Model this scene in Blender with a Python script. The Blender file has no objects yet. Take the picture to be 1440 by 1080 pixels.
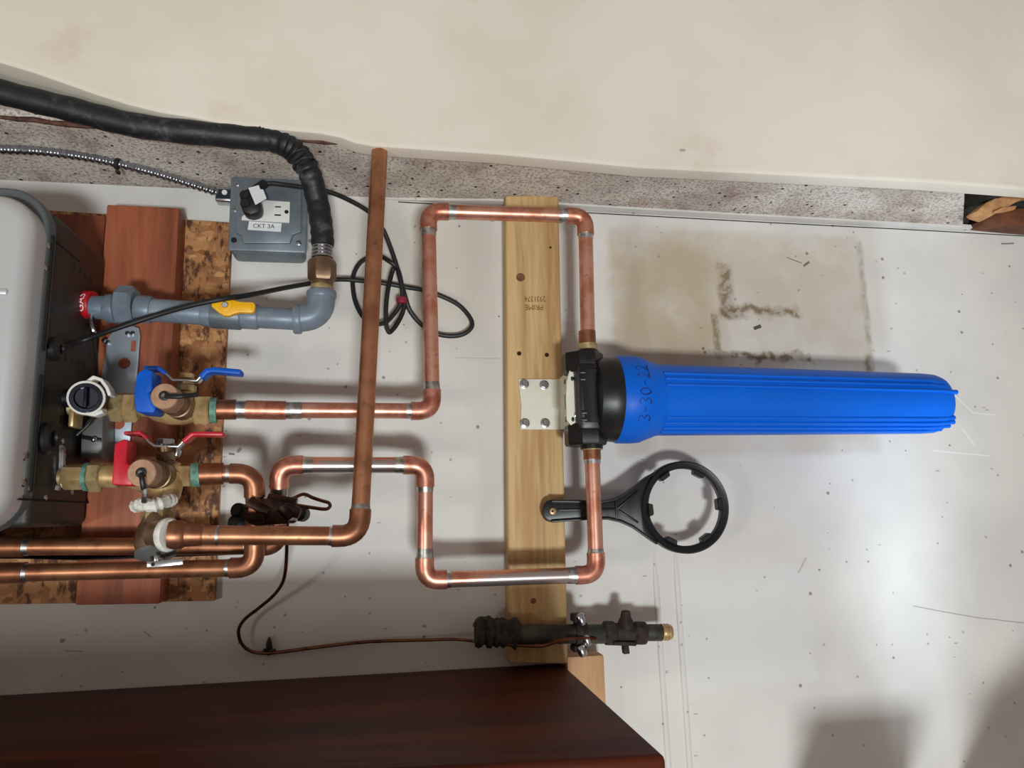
import bpy, bmesh, math, random
from mathutils import Vector, Matrix
random.seed(4)
PI = math.pi
SC = bpy.context.scene
COL = SC.collection

# ------------------------------------------------------------------ camera
F_PX = 1040.0                      # focal length in pixels of a 1440 px wide frame
DIST = 1.15                        # camera to wall, metres; the wall is the plane y = 0
ex = Vector((6309, -34, 1040)).normalized()           # world X seen from the camera (right, up, forward)
ez = Vector((-107, 5840, 1040)); ez = (ez - ex*ez.dot(ex)).normalized()
ey = Vector((-.1658, -.181, 1)); ey = ey - ex*ey.dot(ex); ey = (ey - ez*ey.dot(ez)).normalized()
CR = Vector((ex.x, ey.x, ez.x)); CU = Vector((ex.y, ey.y, ez.y)); CF = Vector((ex.z, ey.z, ez.z))
CAM = Vector((0, -DIST, 0))
cd = bpy.data.cameras.new('camera'); cam = bpy.data.objects.new('camera', cd); COL.objects.link(cam)
cd.sensor_fit = 'HORIZONTAL'; cd.sensor_width = 36; cd.lens = 36*F_PX/1440; cd.clip_start = .02
mw = Matrix.Identity(4)
for i in range(3):
    mw[i][0] = CR[i]; mw[i][1] = CU[i]; mw[i][2] = -CF[i]; mw[i][3] = CAM[i]
cam.matrix_world = mw
SC.camera = cam

# ------------------------------------------------------------------ light
SC.view_settings.view_transform = 'Standard'
SC.view_settings.look = 'None'
SC.view_settings.gamma = 1
SC.view_settings.use_curve_mapping = False
SC.view_settings.exposure = 0.0
world = bpy.data.worlds.new('room_light'); SC.world = world; world.use_nodes = True
bg = world.node_tree.nodes['Background']
bg.inputs[0].default_value = (1, .84, .74, 1); bg.inputs[1].default_value = .27

def aim(o, tgt):
    o.rotation_euler = (Vector(tgt) - o.location).to_track_quat('-Z', 'Y').to_euler()
def area(name, loc, tgt, sx, sy, power, color):
    l = bpy.data.lights.new(name, 'AREA'); l.shape = 'RECTANGLE'; l.size = sx; l.size_y = sy
    l.energy = power; l.color = color
    o = bpy.data.objects.new(name, l); COL.objects.link(o); o.location = loc; aim(o, tgt); return o
def spot(name, loc, tgt, power, color, size, blend, rad):
    l = bpy.data.lights.new(name, 'SPOT'); l.energy = power; l.color = color
    l.spot_size = math.radians(size); l.spot_blend = blend; l.shadow_soft_size = rad
    o = bpy.data.objects.new(name, l); COL.objects.link(o); o.location = loc; aim(o, tgt); return o
LAMP = Vector((.22, -5.0, -1.78))
area('key_lamp', LAMP, (.25, 0, .1), .72, .46, 160, (.92, .985, 1))  # key lamp, low in front of the wall, placed from the shadow directions
area('side_lamp', (-1.2, -1.5, -.35), (.3, 0, .25), .2, .2, 4.5, (1, .95, .88))

# ------------------------------------------------------------------ geometry helpers
def P(px, py, off=0.0):
    "the point at distance off in front of the wall that stands at this spot of the 1440 x 1080 frame"
    d = CF + CR*((px-720)/F_PX) + CU*((540-py)/F_PX)
    return CAM + d*((DIST-off)/d.y)
def mpp(px, py, off=0.0):
    d = CF + CR*((px-720)/F_PX) + CU*((540-py)/F_PX)
    return (DIST-off)/d.y/F_PX

def frame_of(d):
    d = d.normalized()
    a = Vector((0, 0, 1)) if abs(d.z) < .9 else Vector((1, 0, 0))
    u = d.cross(a).normalized(); return u, d.cross(u).normalized()
def tube(bm, pts, r, seg=14, cap=True, twist=None):
    pts = [Vector(p) for p in pts]; n = len(pts)
    rs = r if isinstance(r, (list, tuple)) else [r]*n
    tang = []
    for i in range(n):
        a = pts[max(i-1, 0)]; b = pts[min(i+1, n-1)]
        t = (pts[i]-a).normalized() + (b-pts[i]).normalized() if 0 < i < n-1 else b-a
        if t.length < 1e-9: t = b-a
        tang.append(t.normalized())
    u, v = frame_of(tang[0]); rings = []
    for i in range(n):
        if i:
            q = tang[i-1].rotation_difference(tang[i]); u = q @ u
            u = (u - tang[i]*u.dot(tang[i])).normalized()
        v = tang[i].cross(u)
        rings.append([bm.verts.new(pts[i] + (u*math.cos(2*PI*k/seg) + v*math.sin(2*PI*k/seg))*rs[i]) for k in range(seg)])
    for a, b in zip(rings, rings[1:]):
        for k in range(seg):
            bm.faces.new((a[k], a[(k+1) % seg], b[(k+1) % seg], b[k]))
    if cap:
        bm.faces.new(rings[0][::-1]); bm.faces.new(rings[-1])
    return bm
def lathe(bm, p, axis, prof, seg=24, phase=0.0, up=None):
    "prof: (distance along the axis, radius)"
    axis = Vector(axis).normalized(); p = Vector(p)
    if up is None: u, v = frame_of(axis)
    else:
        u = (Vector(up) - axis*Vector(up).dot(axis)).normalized(); v = axis.cross(u)
    rings = []
    for s, r in prof:
        rings.append([bm.verts.new(p + axis*s + (u*math.cos(2*PI*k/seg+phase) + v*math.sin(2*PI*k/seg+phase))*max(r, 1e-5)) for k in range(seg)])
    for a, b in zip(rings, rings[1:]):
        for k in range(seg):
            bm.faces.new((a[k], a[(k+1) % seg], b[(k+1) % seg], b[k]))
    bm.faces.new(rings[0][::-1]); bm.faces.new(rings[-1])
    return bm
def hexnut(bm, p0, p1, r, phase=0.0, ch=.12, seg=6):
    d = Vector(p1)-Vector(p0); L = d.length
    return lathe(bm, p0, d, [(0, r*.86), (L*ch, r), (L*(1-ch), r), (L, r*.86)], seg, phase)
def bevel_all(bm, w, seg=2, ang=25):
    es = [e for e in bm.edges if len(e.link_faces) == 2 and e.calc_face_angle(0) > math.radians(ang)]
    if es and w > 0:
        bmesh.ops.bevel(bm, geom=es, offset=w, segments=seg, profile=.5, affect='EDGES', clamp_overlap=True)
    return bm
def box(bm, lo, hi, bev=0.0, seg=2):
    b2 = bmesh.new(); bmesh.ops.create_cube(b2, size=1)
    lo, hi = Vector(lo), Vector(hi); c = (lo+hi)/2; s = hi-lo
    for v in b2.verts: v.co = Vector((c.x+v.co.x*s.x, c.y+v.co.y*s.y, c.z+v.co.z*s.z))
    bevel_all(b2, bev, seg)
    return merge(bm, b2)
def merge(bm, b2):
    me = bpy.data.meshes.new('tmp'); b2.to_mesh(me); b2.free(); bm.from_mesh(me); bpy.data.meshes.remove(me); return bm
def boxpx(bm, x0, y0, x1, y1, o0, o1, bev=0.0, seg=2):
    a = P(x0, (y0+y1)/2, o1); b = P(x1, (y0+y1)/2, o1); c = P((x0+x1)/2, y0, o1); d = P((x0+x1)/2, y1, o1)
    return box(bm, (a.x, -o1, d.z), (b.x, -o0, c.z), bev, seg)
def prism(bm, poly, o0, o1, bev=0.0, seg=2):
    "poly: frame points taken at distance o1; extruded straight back to o0"
    b2 = bmesh.new()
    f = [b2.verts.new(P(x, y, o1)) for x, y in poly]
    k = [b2.verts.new((v.co.x, -o0, v.co.z)) for v in f]
    n = len(f)
    b2.faces.new(f); b2.faces.new(k[::-1])
    for i in range(n): b2.faces.new((f[i], k[i], k[(i+1) % n], f[(i+1) % n]))
    bmesh.ops.recalc_face_normals(b2, faces=b2.faces)
    if bev: bevel_all(b2, bev, seg)
    return merge(bm, b2)
def strip(bm, line, th, o0, o1, bev=0.0):
    "a bent strap seen on edge: line of frame points, th = thickness in frame pixels"
    L, R = [], []
    for i, (x, y) in enumerate(line):
        a = line[max(i-1, 0)]; b = line[min(i+1, len(line)-1)]
        dx, dy = b[0]-a[0], b[1]-a[1]; l = math.hypot(dx, dy); nx, ny = -dy/l*th/2, dx/l*th/2
        L.append((x+nx, y+ny)); R.append((x-nx, y-ny))
    return prism(bm, L + R[::-1], o0, o1, bev)
def curve(pts, n=10):
    "smooth line through the points (Catmull-Rom)"
    pts = [Vector(p) for p in pts]; q = [pts[0]*2-pts[1]] + pts + [pts[-1]*2-pts[-2]]; out = []
    for i in range(1, len(q)-2):
        p0, p1, p2, p3 = q[i-1], q[i], q[i+1], q[i+2]
        for k in range(n):
            t = k/n
            out.append(.5*((2*p1) + (p2-p0)*t + (2*p0-5*p1+4*p2-p3)*t*t + (3*p1-p0-3*p2+p3)*t**3))
    out.append(pts[-1]); return out
def ball(bm, c, r, s=(1, 1, 1), u=14, v=10):
    b2 = bmesh.new(); bmesh.ops.create_uvsphere(b2, u_segments=u, v_segments=v, radius=r)
    for x in b2.verts: x.co = Vector((c[0]+x.co.x*s[0], c[1]+x.co.y*s[1], c[2]+x.co.z*s[2]))
    return merge(bm, b2)
def text_geo(s, size):
    cu = bpy.data.curves.new('t', 'FONT'); cu.body = s; cu.size = size; cu.align_x = 'CENTER'; cu.align_y = 'CENTER'
    cu.resolution_u = 3
    o = bpy.data.objects.new('t', cu); COL.objects.link(o)
    bpy.context.view_layer.update()
    me = bpy.data.meshes.new_from_object(o.evaluated_get(bpy.context.evaluated_depsgraph_get()))
    bpy.data.objects.remove(o); bpy.data.curves.remove(cu)
    vs = [v.co.copy() for v in me.vertices]; fs = [tuple(p.vertices) for p in me.polygons]
    bpy.data.meshes.remove(me); return vs, fs
def text_on(bm, s, size, org, xa, ya, sx=1.0):
    vs, fs = text_geo(s, size); vv = [bm.verts.new(Vector(org) + Vector(xa)*v.x*sx + Vector(ya)*v.y) for v in vs]
    for f in fs:
        try: bm.faces.new([vv[i] for i in f])
        except ValueError: pass
    return bm

WLOC = {}
def finish(bm, smooth=35):
    me = bpy.data.meshes.new('m')
    bmesh.ops.recalc_face_normals(bm, faces=bm.faces)
    bm.to_mesh(me); bm.free()
    if smooth:
        for p in me.polygons: p.use_smooth = True
        me.set_sharp_from_angle(angle=math.radians(smooth))
    return me
def obj(name, bm, m, parent=None, label=None, kind=None, origin=True, smooth=35):
    me = finish(bm, smooth); me.name = name
    c = Vector((0, 0, 0))
    if origin and len(me.vertices):
        lo = Vector([min(v.co[i] for v in me.vertices) for i in range(3)]); hi = Vector([max(v.co[i] for v in me.vertices) for i in range(3)])
        c = (lo+hi)/2; me.transform(Matrix.Translation(-c))
    o = bpy.data.objects.new(name, me); COL.objects.link(o); me.materials.append(m)
    if parent is not None:
        o.parent = parent; o.location = c - WLOC[parent]
    else: o.location = c
    WLOC[o] = c
    if label: o['label'] = label
    if kind: o['kind'] = kind
    return o
def thing(name, label, cat, loc, group=None):
    o = bpy.data.objects.new(name, None); COL.objects.link(o); o.empty_display_size = .02
    o.location = loc; WLOC[o] = Vector(loc); o['label'] = label; o['category'] = cat
    if group: o['group'] = group
    return o
def tag(o, label, cat, group=None):
    o['label'] = label; o['category'] = cat
    if group: o['group'] = group
    return o
def struct(name, bm, m, parent=None):
    o = obj(name, bm, m, parent, origin=False)
    if parent is None: o['kind'] = 'structure'
    return o
B = bmesh.new

q_ = P(1303, 1000, 0)
spot('doorway_light', (q_.x-.005, -.52, -.80), (q_.x+.02, 0, .38), 38, (.72, .87, 1), 52, 1.0, .10)

# ------------------------------------------------------------------ materials
def lin(c):
    return tuple([(x/255/12.92 if x/255 <= .04045 else ((x/255+.055)/1.055)**2.4) for x in c]) + (1,)
class Mat:
    def __init__(s, name):
        s.m = bpy.data.materials.new(name); s.m.use_nodes = True; s.t = s.m.node_tree
        s.p = s.t.nodes['Principled BSDF']; s.co = s.n('ShaderNodeTexCoord').outputs['Object']
    def n(s, typ, **kw):
        x = s.t.nodes.new(typ)
        for k, v in kw.items(): setattr(x, k, v)
        return x
    def put(s, sock, v):
        if isinstance(v, (int, float)): sock.default_value = v
        elif isinstance(v, (tuple, list)): sock.default_value = tuple(v)
        else: s.t.links.new(v, sock)
    def scale(s, v, sc):
        x = s.n('ShaderNodeVectorMath', operation='MULTIPLY'); s.put(x.inputs[0], v); x.inputs[1].default_value = sc; return x.outputs[0]
    def noise(s, sc, det=4, co=None, rough=.55, dist=0.0):
        x = s.n('ShaderNodeTexNoise'); s.put(x.inputs['Vector'], s.co if co is None else co)
        x.inputs['Scale'].default_value = sc; x.inputs['Detail'].default_value = det; x.inputs['Roughness'].default_value = rough
        x.inputs['Distortion'].default_value = dist
        return x.outputs['Fac']
    def voro(s, sc, co=None, feat='F1', out='Distance'):
        x = s.n('ShaderNodeTexVoronoi', feature=feat); s.put(x.inputs['Vector'], s.co if co is None else co); x.inputs['Scale'].default_value = sc
        return x.outputs[out]
    def wave(s, sc, co=None, dist=3, det=2, axis='X', dscale=1.0):
        x = s.n('ShaderNodeTexWave', bands_direction=axis); s.put(x.inputs['Vector'], s.co if co is None else co)
        x.inputs['Scale'].default_value = sc; x.inputs['Distortion'].default_value = dist; x.inputs['Detail'].default_value = det
        x.inputs['Detail Scale'].default_value = dscale
        return x.outputs['Fac']
    def step(s, v, a, b, lo=0.0, hi=1.0):
        x = s.n('ShaderNodeMapRange', interpolation_type='SMOOTHSTEP'); s.put(x.inputs[0], v)
        for k, w in zip((1, 2, 3, 4), (a, b, lo, hi)): s.put(x.inputs[k], w)
        return x.outputs[0]
    def math(s, op, a, b=0.0):
        x = s.n('ShaderNodeMath', operation=op); s.put(x.inputs[0], a); s.put(x.inputs[1], b); return x.outputs[0]
    def mix(s, f, a, b):
        x = s.n('ShaderNodeMix', data_type='RGBA'); s.put(x.inputs[0], f); s.put(x.inputs[6], a); s.put(x.inputs[7], b); return x.outputs[2]
    def bump(s, h, strength=.2, dist=.002):
        x = s.n('ShaderNodeBump'); s.put(x.inputs['Height'], h); x.inputs['Strength'].default_value = strength; x.inputs['Distance'].default_value = dist
        s.t.links.new(x.outputs[0], s.p.inputs['Normal'])
    def set(s, color=None, rough=None, metal=None, spec=None, coat=None):
        if color is not None: s.put(s.p.inputs['Base Color'], color)
        if rough is not None: s.put(s.p.inputs['Roughness'], rough)
        if metal is not None: s.put(s.p.inputs['Metallic'], metal)
        if spec is not None: s.put(s.p.inputs['Specular IOR Level'], spec)
        if coat is not None: s.put(s.p.inputs['Coat Weight'], coat)
        return s.m
def simple(name, c, rough=.5, metal=0.0, var=.12, sc=30, bump=0.0, bsc=200, c2=None, spec=None):
    a = Mat(name); k = lin(c)
    d = lin(c2) if c2 else tuple([x*(1-var*1.6) for x in k[:3]]) + (1,)
    f = a.step(a.noise(sc, 4), .35, .68)
    if bump: a.bump(a.noise(bsc, 3), bump, .001)
    return a.set(a.mix(f, k, d), rough, metal, spec)

COPPER = Mat('copper_bright')
f1 = COPPER.step(COPPER.noise(34, 5), .38, .66); f2 = COPPER.step(COPPER.noise(120, 3), .58, .72)
c_ = COPPER.mix(f1, lin((230, 174, 152)), lin((208, 138, 114))); c_ = COPPER.mix(COPPER.math('MULTIPLY', f2, .5), c_, lin((170, 100, 76)))
COPPER = COPPER.set(c_, .36, .85)
FITTING = Mat('copper_fitting')
f1 = FITTING.step(FITTING.noise(60, 5), .36, .66)
FITTING = FITTING.set(FITTING.mix(f1, lin((222, 156, 132)), lin((186, 112, 92))), .38, .85)
TINNED = Mat('copper_tinned_streaks')
f1 = TINNED.step(TINNED.noise(26, 4, TINNED.scale(TINNED.co, (.35, 1, 1.6))), .46, .56); f2 = TINNED.step(TINNED.noise(34, 5), .38, .66)
TINNED = TINNED.set(TINNED.mix(f1, TINNED.mix(f2, lin((232, 172, 146)), lin((206, 132, 106))), lin((196, 186, 182))), .3, .9)
OLDCOP = Mat('copper_tarnished')
f1 = OLDCOP.step(OLDCOP.noise(22, 5), .36, .66); f2 = OLDCOP.step(OLDCOP.noise(90, 4), .56, .74)
c_ = OLDCOP.mix(f1, lin((194, 138, 102)), lin((160, 106, 78))); c_ = OLDCOP.mix(OLDCOP.math('MULTIPLY', f2, .6), c_, lin((128, 84, 60)))
OLDCOP = OLDCOP.set(c_, .38, .85)
OLDFIT = simple('copper_tarnished_fitting', (172, 116, 86), .4, .85, sc=50, c2=(140, 92, 68))
DARKCOP = simple('copper_dark', (74, 48, 38), .5, .8, sc=60, c2=(34, 25, 22))
THINCOP = simple('copper_thin_tube', (128, 84, 62), .35, 1.0, sc=60, c2=(92, 58, 44))
SOLDER = simple('solder', (214, 214, 212), .34, 1.0, sc=110, c2=(150, 146, 140))
VERD = simple('verdigris', (120, 165, 148), .8, 0, sc=120, c2=(82, 120, 106))
BRASS = simple('brass', (222, 196, 142), .4, .55, sc=45, c2=(182, 148, 100))
BRASSD = simple('brass_dull', (196, 174, 126), .5, .5, sc=60, c2=(150, 134, 94))
BRASSN = simple('brass_brown', (146, 120, 94), .4, .75, sc=40, c2=(114, 92, 72))
STEEL = simple('steel', (200, 202, 206), .25, 1.0, sc=60)
ZINC = simple('zinc_plate', (196, 206, 216), .42, .55, sc=16, c2=(176, 190, 204))
GALV = simple('gas_pipe_paint', (136, 150, 163), .42, .15, sc=20, c2=(114, 128, 142), bump=.1)
BOXGREY = simple('box_grey', (124, 134, 142), .45, .4, sc=18, c2=(104, 114, 122), bump=.1)
YEL = simple('yellow_plastic', (248, 186, 14), .42, sc=40, var=.06)
BLUEV = simple('blue_vinyl', (8, 92, 204), .45, sc=30, var=.1, spec=.25)
REDV = simple('red_vinyl', (208, 26, 50), .4, sc=30, var=.1)
BLK = simple('black_rubber', (26, 26, 28), .5, sc=50, var=.2)
BLKP = simple('black_plastic', (20, 20, 21), .38, sc=60, var=.2, bump=.1, bsc=500)
HOSE = Mat('black_sleeve'); f1 = HOSE.step(HOSE.noise(26, 6, rough=.7), .54, .74)
HOSE.bump(HOSE.noise(60, 3), .35, .002)
HOSE = HOSE.set(HOSE.mix(f1, lin((24, 27, 32)), lin((84, 86, 88))), .5)
WHITE = simple('white_plastic', (226, 226, 220), .5, sc=20, var=.04)
LABELM = simple('label_paper', (222, 224, 226), .6, sc=20, var=.03)
INK = simple('ink', (24, 24, 28), .7, var=.0)
INKW = simple('white_ink', (240, 236, 234), .6, var=.0)
MARKER = simple('marker_ink', (10, 30, 104), .6, var=.0)
TAPE = simple('thread_tape', (232, 230, 222), .6, sc=70, c2=(196, 194, 182), bump=.5, bsc=150)
CREAM = simple('cream_bracket', (226, 224, 208), .5, sc=20, var=.05)
BLUEF = simple('blue_housing', (0, 100, 218), .42, sc=8, var=.05, spec=.22)
TAN = simple('tan_cap', (184, 146, 116), .55, .2, sc=60, c2=(160, 122, 96))
SILVER = Mat('heater_cover'); SILVER = SILVER.set(SILVER.mix(SILVER.noise(8), lin((206, 207, 208)), lin((198, 199, 200))), .36, .3)
RIM = simple('heater_rim', (92, 98, 100), .5, sc=20, var=.06)
CASE = simple('heater_case', (62, 58, 52), .5, .3, sc=14, c2=(52, 46, 42))
DARK = simple('dark_recess', (10, 10, 10), .8, var=.0)
GREYM = simple('grey_bracket', (128, 128, 126), .45, .4, sc=30)
NAVY = simple('navy_cap', (20, 22, 46), .5, sc=60, c2=(8, 9, 18), spec=.2)
RUST = simple('rusty_iron', (58, 44, 38), .75, .2, sc=80, c2=(30, 24, 22), bump=.5, bsc=160)
LINT = simple('lint_wrap', (64, 58, 48), .95, sc=80, c2=(34, 30, 26), bump=1.0, bsc=120)
GREENPIPE = simple('olive_pipe', (82, 78, 66), .6, .3, sc=40, c2=(48, 46, 42))

def wood(name, light, dark, knotc=None, axis='Z', sc=26, rough=.6, str_=8, f_lo=.3, f_hi=.75):
    a = Mat(name)
    st = {'X': (1/str_, 1, 1), 'Y': (1, 1/str_, 1), 'Z': (1, 1, 1/str_)}[axis]
    co = a.scale(a.co, st)
    g = a.noise(sc, 5, co, .6, .6); g2 = a.noise(sc*6, 3, co, .6)
    f = a.step(a.math('ADD', a.math('MULTIPLY', g, .75), a.math('MULTIPLY', g2, .25)), f_lo, f_hi)
    a.bump(g2, .15, .001)
    return a, a.mix(f, lin(light), lin(dark))
a, c_ = wood('pine', (210, 178, 126), (172, 132, 82), sc=30, str_=14, f_lo=.36, f_hi=.66)
big = a.step(a.noise(5, 2, a.scale(a.co, (3.2, 1, .5))), .56, .72)
PINE = a.set(a.mix(a.math('MULTIPLY', big, .7), c_, lin((186, 122, 58))), .6)
a, c_ = wood('pine_pale', (214, 168, 124), (190, 142, 100), sc=30, str_=10); PALE = a.set(c_, .65)
a, c_ = wood('redwood', (182, 102, 68), (110, 54, 34), sc=22, str_=9); REDWOOD = a.set(c_, .6)
a, c_ = wood('stained_wood', (94, 40, 20), (40, 15, 8), axis='X', sc=14, str_=12, f_lo=.3, f_hi=.72)
SHELF = a.set(c_, .5, 0, .16)
OSB = Mat('osb')
w1 = OSB.voro(110, OSB.scale(OSB.co, (.55, 1, 1.2)), out='Color')
w2 = OSB.voro(60, OSB.scale(OSB.co, (1.6, 1, .45)), out='Color')
bwf = OSB.n('ShaderNodeSeparateColor'); OSB.put(bwf.inputs[0], w1)
bwg = OSB.n('ShaderNodeSeparateColor'); OSB.put(bwg.inputs[0], w2)
nz = OSB.noise(70, 5, OSB.scale(OSB.co, (1, 1, .45)), .7)
k = OSB.mix(bwf.outputs[0], lin((214, 158, 104)), lin((150, 96, 58)))
k = OSB.mix(OSB.step(bwg.outputs[1], .6, .8), k, lin((176, 122, 78)))
k = OSB.mix(OSB.math('MULTIPLY', OSB.step(nz, .50, .62), .9), k, lin((70, 40, 22)))
OSB.bump(bwf.outputs[1], .4, .001); OSB = OSB.set(k, .7)
SPLINT = simple('raw_wood', (206, 158, 108), .7, sc=60, c2=(176, 122, 78), bump=.4)

# ------------------------------------------------------------------ the setting
def wall_paint():
    a = Mat('old_white_paint')
    geo = a.n('ShaderNodeNewGeometry').outputs['Position']
    wob = a.n('ShaderNodeTexNoise'); a.put(wob.inputs['Vector'], geo); wob.inputs['Scale'].default_value = 26; wob.inputs['Detail'].default_value = 5
    sub = a.n('ShaderNodeVectorMath', operation='SUBTRACT'); a.put(sub.inputs[0], wob.outputs['Color']); sub.inputs[1].default_value = (.5, .5, .5)
    def sep(amp):
        mv = a.n('ShaderNodeVectorMath', operation='MULTIPLY_ADD'); a.put(mv.inputs[0], sub.outputs[0]); mv.inputs[1].default_value = (amp,)*3; a.put(mv.inputs[2], geo)
        s = a.n('ShaderNodeSeparateXYZ'); a.put(s.inputs[0], mv.outputs[0]); return s.outputs[0], s.outputs[2]
    S0, S1, S2 = sep(.012), sep(.05), sep(.0025)
    def rect(x0, y0, x1, y1, soft, S=S0):
        A = P(x0, (y0+y1)/2); C = P(x1, (y0+y1)/2); T = P((x0+x1)/2, y0); Bt = P((x0+x1)/2, y1); w = soft*mpp((x0+x1)/2, (y0+y1)/2)/2
        f = a.math('MULTIPLY', a.step(S[0], A.x-w, A.x+w), a.step(S[0], C.x-w, C.x+w, 1, 0))
        g = a.math('MULTIPLY', a.step(S[1], Bt.z-w, Bt.z+w), a.step(S[1], T.z-w, T.z+w, 1, 0))
        return a.math('MULTIPLY', f, g)
    col = a.mix(a.step(a.noise(5, 4, geo), .35, .68), lin((224, 221, 216)), lin((212, 209, 205)))
    def over(col, f, amt, c): return a.mix(a.math('MULTIPLY', f, amt), col, lin(c))
    br = a.step(a.noise(9, 5, geo), .3, .62, .35, 1)                    # patchiness of the old stains
    col = over(col, a.math('MULTIPLY', rect(862, 326, 1224, 640, 14), br), .55, (182, 166, 142))
    col = over(col, a.math('MULTIPLY', rect(862, 330, 1012, 520, 60, S1), br), .6, (176, 154, 120))
    col = over(col, rect(500, 290, 700, 480, 90, S1), .35, (196, 184, 160))
    col = over(col, rect(960, 800, 1142, 962, 16, S1), .55, (222, 222, 222))
    col = over(col, rect(900, 640, 1230, 800, 80, S1), .25, (206, 200, 196))
    nk = a.step(a.noise(60, 4, geo), .40, .60)
    for r, amt, S in (((1012, 372, 1030, 446, 12), .8, S0), ((1022, 433, 1126, 444, 10), .9, S1), ((1003, 440, 1013, 506, 6), .7, S0),
                      ((1012, 496, 1146, 506, 8), .9, S1), ((1014, 380, 1024, 446, 30), .3, S1), ((1214, 340, 1221, 530, 8), .45, S0), ((1216, 496, 1224, 524, 8), .7, S0)):
        col = over(col, a.math('MULTIPLY', rect(*r, S=S), a.step(nk, 0, 1, .4, 1)), amt, (118, 94, 58))
    # flecks, chips and scuffs
    v3 = a.voro(75, geo); p3 = a.n('ShaderNodeSeparateColor'); a.put(p3.inputs[0], a.voro(75, geo, out='Color'))
    col = over(col, a.math('MULTIPLY', a.math('LESS_THAN', v3, a.step(p3.outputs[1], 0., 1., .05, .16)), a.math('GREATER_THAN', a.math('ADD', p3.outputs[0], a.math('MULTIPLY', a.noise(4, 2, geo), .6)), 1.12)), .5, (104, 92, 82))
    v = a.voro(34, geo); pick = a.voro(34, geo, out='Color'); ps = a.n('ShaderNodeSeparateColor'); a.put(ps.inputs[0], pick)
    rad = a.step(ps.outputs[1], .0, 1., .02, .10)
    fl = a.math('MULTIPLY', a.math('LESS_THAN', v, rad), a.math('GREATER_THAN', ps.outputs[0], .62))
    col = over(col, fl, .62, (74, 64, 56))
    co2 = a.scale(geo, (1, 1, 3.2)); v2 = a.voro(17, co2); pc = a.n('ShaderNodeSeparateColor'); a.put(pc.inputs[0], a.voro(17, co2, out='Color'))
    sc_ = a.math('MULTIPLY', a.math('LESS_THAN', a.math('ADD', v2, a.math('MULTIPLY', a.noise(120, 3, geo), .12)), .13), a.math('GREATER_THAN', pc.outputs[0], .66))
    col = over(col, sc_, .5, (120, 106, 94))
    # a hairline crack and a few knife scratches with a shape of their own
    def line(p, q, wpx):
        A, C = P(*p), P(*q); d = C-A; L = d.length; d.normalize()
        x = a.math('SUBTRACT', S2[0], A.x); z = a.math('SUBTRACT', S2[1], A.z)
        t = a.math('ADD', a.math('MULTIPLY', x, d.x), a.math('MULTIPLY', z, d.z)); h = a.math('ABSOLUTE', a.math('SUBTRACT', a.math('MULTIPLY', x, d.z), a.math('MULTIPLY', z, d.x)))
        return a.math('MULTIPLY', a.math('LESS_THAN', h, wpx*mpp(*p)/2), a.math('MULTIPLY', a.math('GREATER_THAN', t, 0), a.math('LESS_THAN', t, L)))
    for p, q, w, c, amt in (((1284, 852), (1370, 868), 1.5, (160, 152, 146), .8), ((1370, 868), (1442, 876), 1.5, (160, 152, 146), .8),
                            ((1342, 556), (1368, 580), 1.8, (244, 244, 246), .7), ((1368, 580), (1400, 584), 1.8, (244, 244, 246), .7),
                            ((1352, 602), (1372, 628), 1.8, (244, 244, 246), .7), ((1312, 634), (1392, 641), 1.8, (244, 244, 246), .7),
                            ((1408, 343), (1426, 342), 2.2, (90, 88, 86), .8), ((322, 638), (330, 639), 3, (60, 54, 50), .7), ((334, 636), (339, 630), 4, (70, 60, 54), .6),
                            ((1130, 374), (1138, 368), 3.4, (84, 76, 64), .8), ((1060, 462), (1070, 458), 5, (50, 44, 38), .9), ((1106, 362), (1128, 370), 1.6, (90, 80, 70), .7),
                            ((1122, 806), (1134, 784), 2.4, (176, 168, 158), .7), ((640, 503), (702, 504), 1.2, (176, 166, 154), .6), ((90, 915), (118, 916), 1.2, (120, 106, 98), .6), ((202, 887), (212, 896), 1.6, (104, 90, 82), .6)):
        col = over(col, line(p, q, w), amt, c)
    a.bump(a.noise(40, 4, geo), .12, .002)
    return a.set(col, .62, 0, .35)
WALLM = wall_paint()
BEIGE = Mat('beige_paint')
g = BEIGE.n('ShaderNodeNewGeometry').outputs['Position']
c_ = BEIGE.mix(BEIGE.step(BEIGE.noise(4, 4, g), .35, .65), lin((231, 223, 209)), lin((222, 213, 198)))
c_ = BEIGE.mix(BEIGE.math('MULTIPLY', BEIGE.step(BEIGE.noise(7, 5, g, .6), .6, .75), .3), c_, lin((198, 170, 152)))
co2 = BEIGE.scale(g, (1, 1, 2)); v2 = BEIGE.voro(9, co2); pc = BEIGE.n('ShaderNodeSeparateColor'); BEIGE.put(pc.inputs[0], BEIGE.voro(9, co2, out='Color'))
sc_ = BEIGE.math('MULTIPLY', BEIGE.math('LESS_THAN', BEIGE.math('ADD', v2, BEIGE.math('MULTIPLY', BEIGE.noise(120, 3, g), .1)), .1), BEIGE.math('GREATER_THAN', pc.outputs[0], .7))
c_ = BEIGE.mix(BEIGE.math('MULTIPLY', sc_, .5), c_, lin((110, 92, 78)))
BEIGE.bump(BEIGE.noise(30, 4, g), .12, .002); BEIGE = BEIGE.set(c_, .62, 0, .35)
SPECK = Mat('speckled_plaster')
g = SPECK.n('ShaderNodeNewGeometry').outputs['Position']
c_ = SPECK.mix(SPECK.step(SPECK.noise(10, 4, g), .35, .65), lin((226, 217, 207)), lin((198, 186, 176)))
n1 = SPECK.noise(230, 6, g, .7); n2 = SPECK.noise(16, 4, g, .6)
c_ = SPECK.mix(SPECK.math('MULTIPLY', SPECK.step(n1, .50, .57), .6), c_, lin((104, 88, 80)))
c_ = SPECK.mix(SPECK.math('MULTIPLY', SPECK.step(n2, .52, .70), .5), c_, lin((136, 104, 90)))
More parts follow.
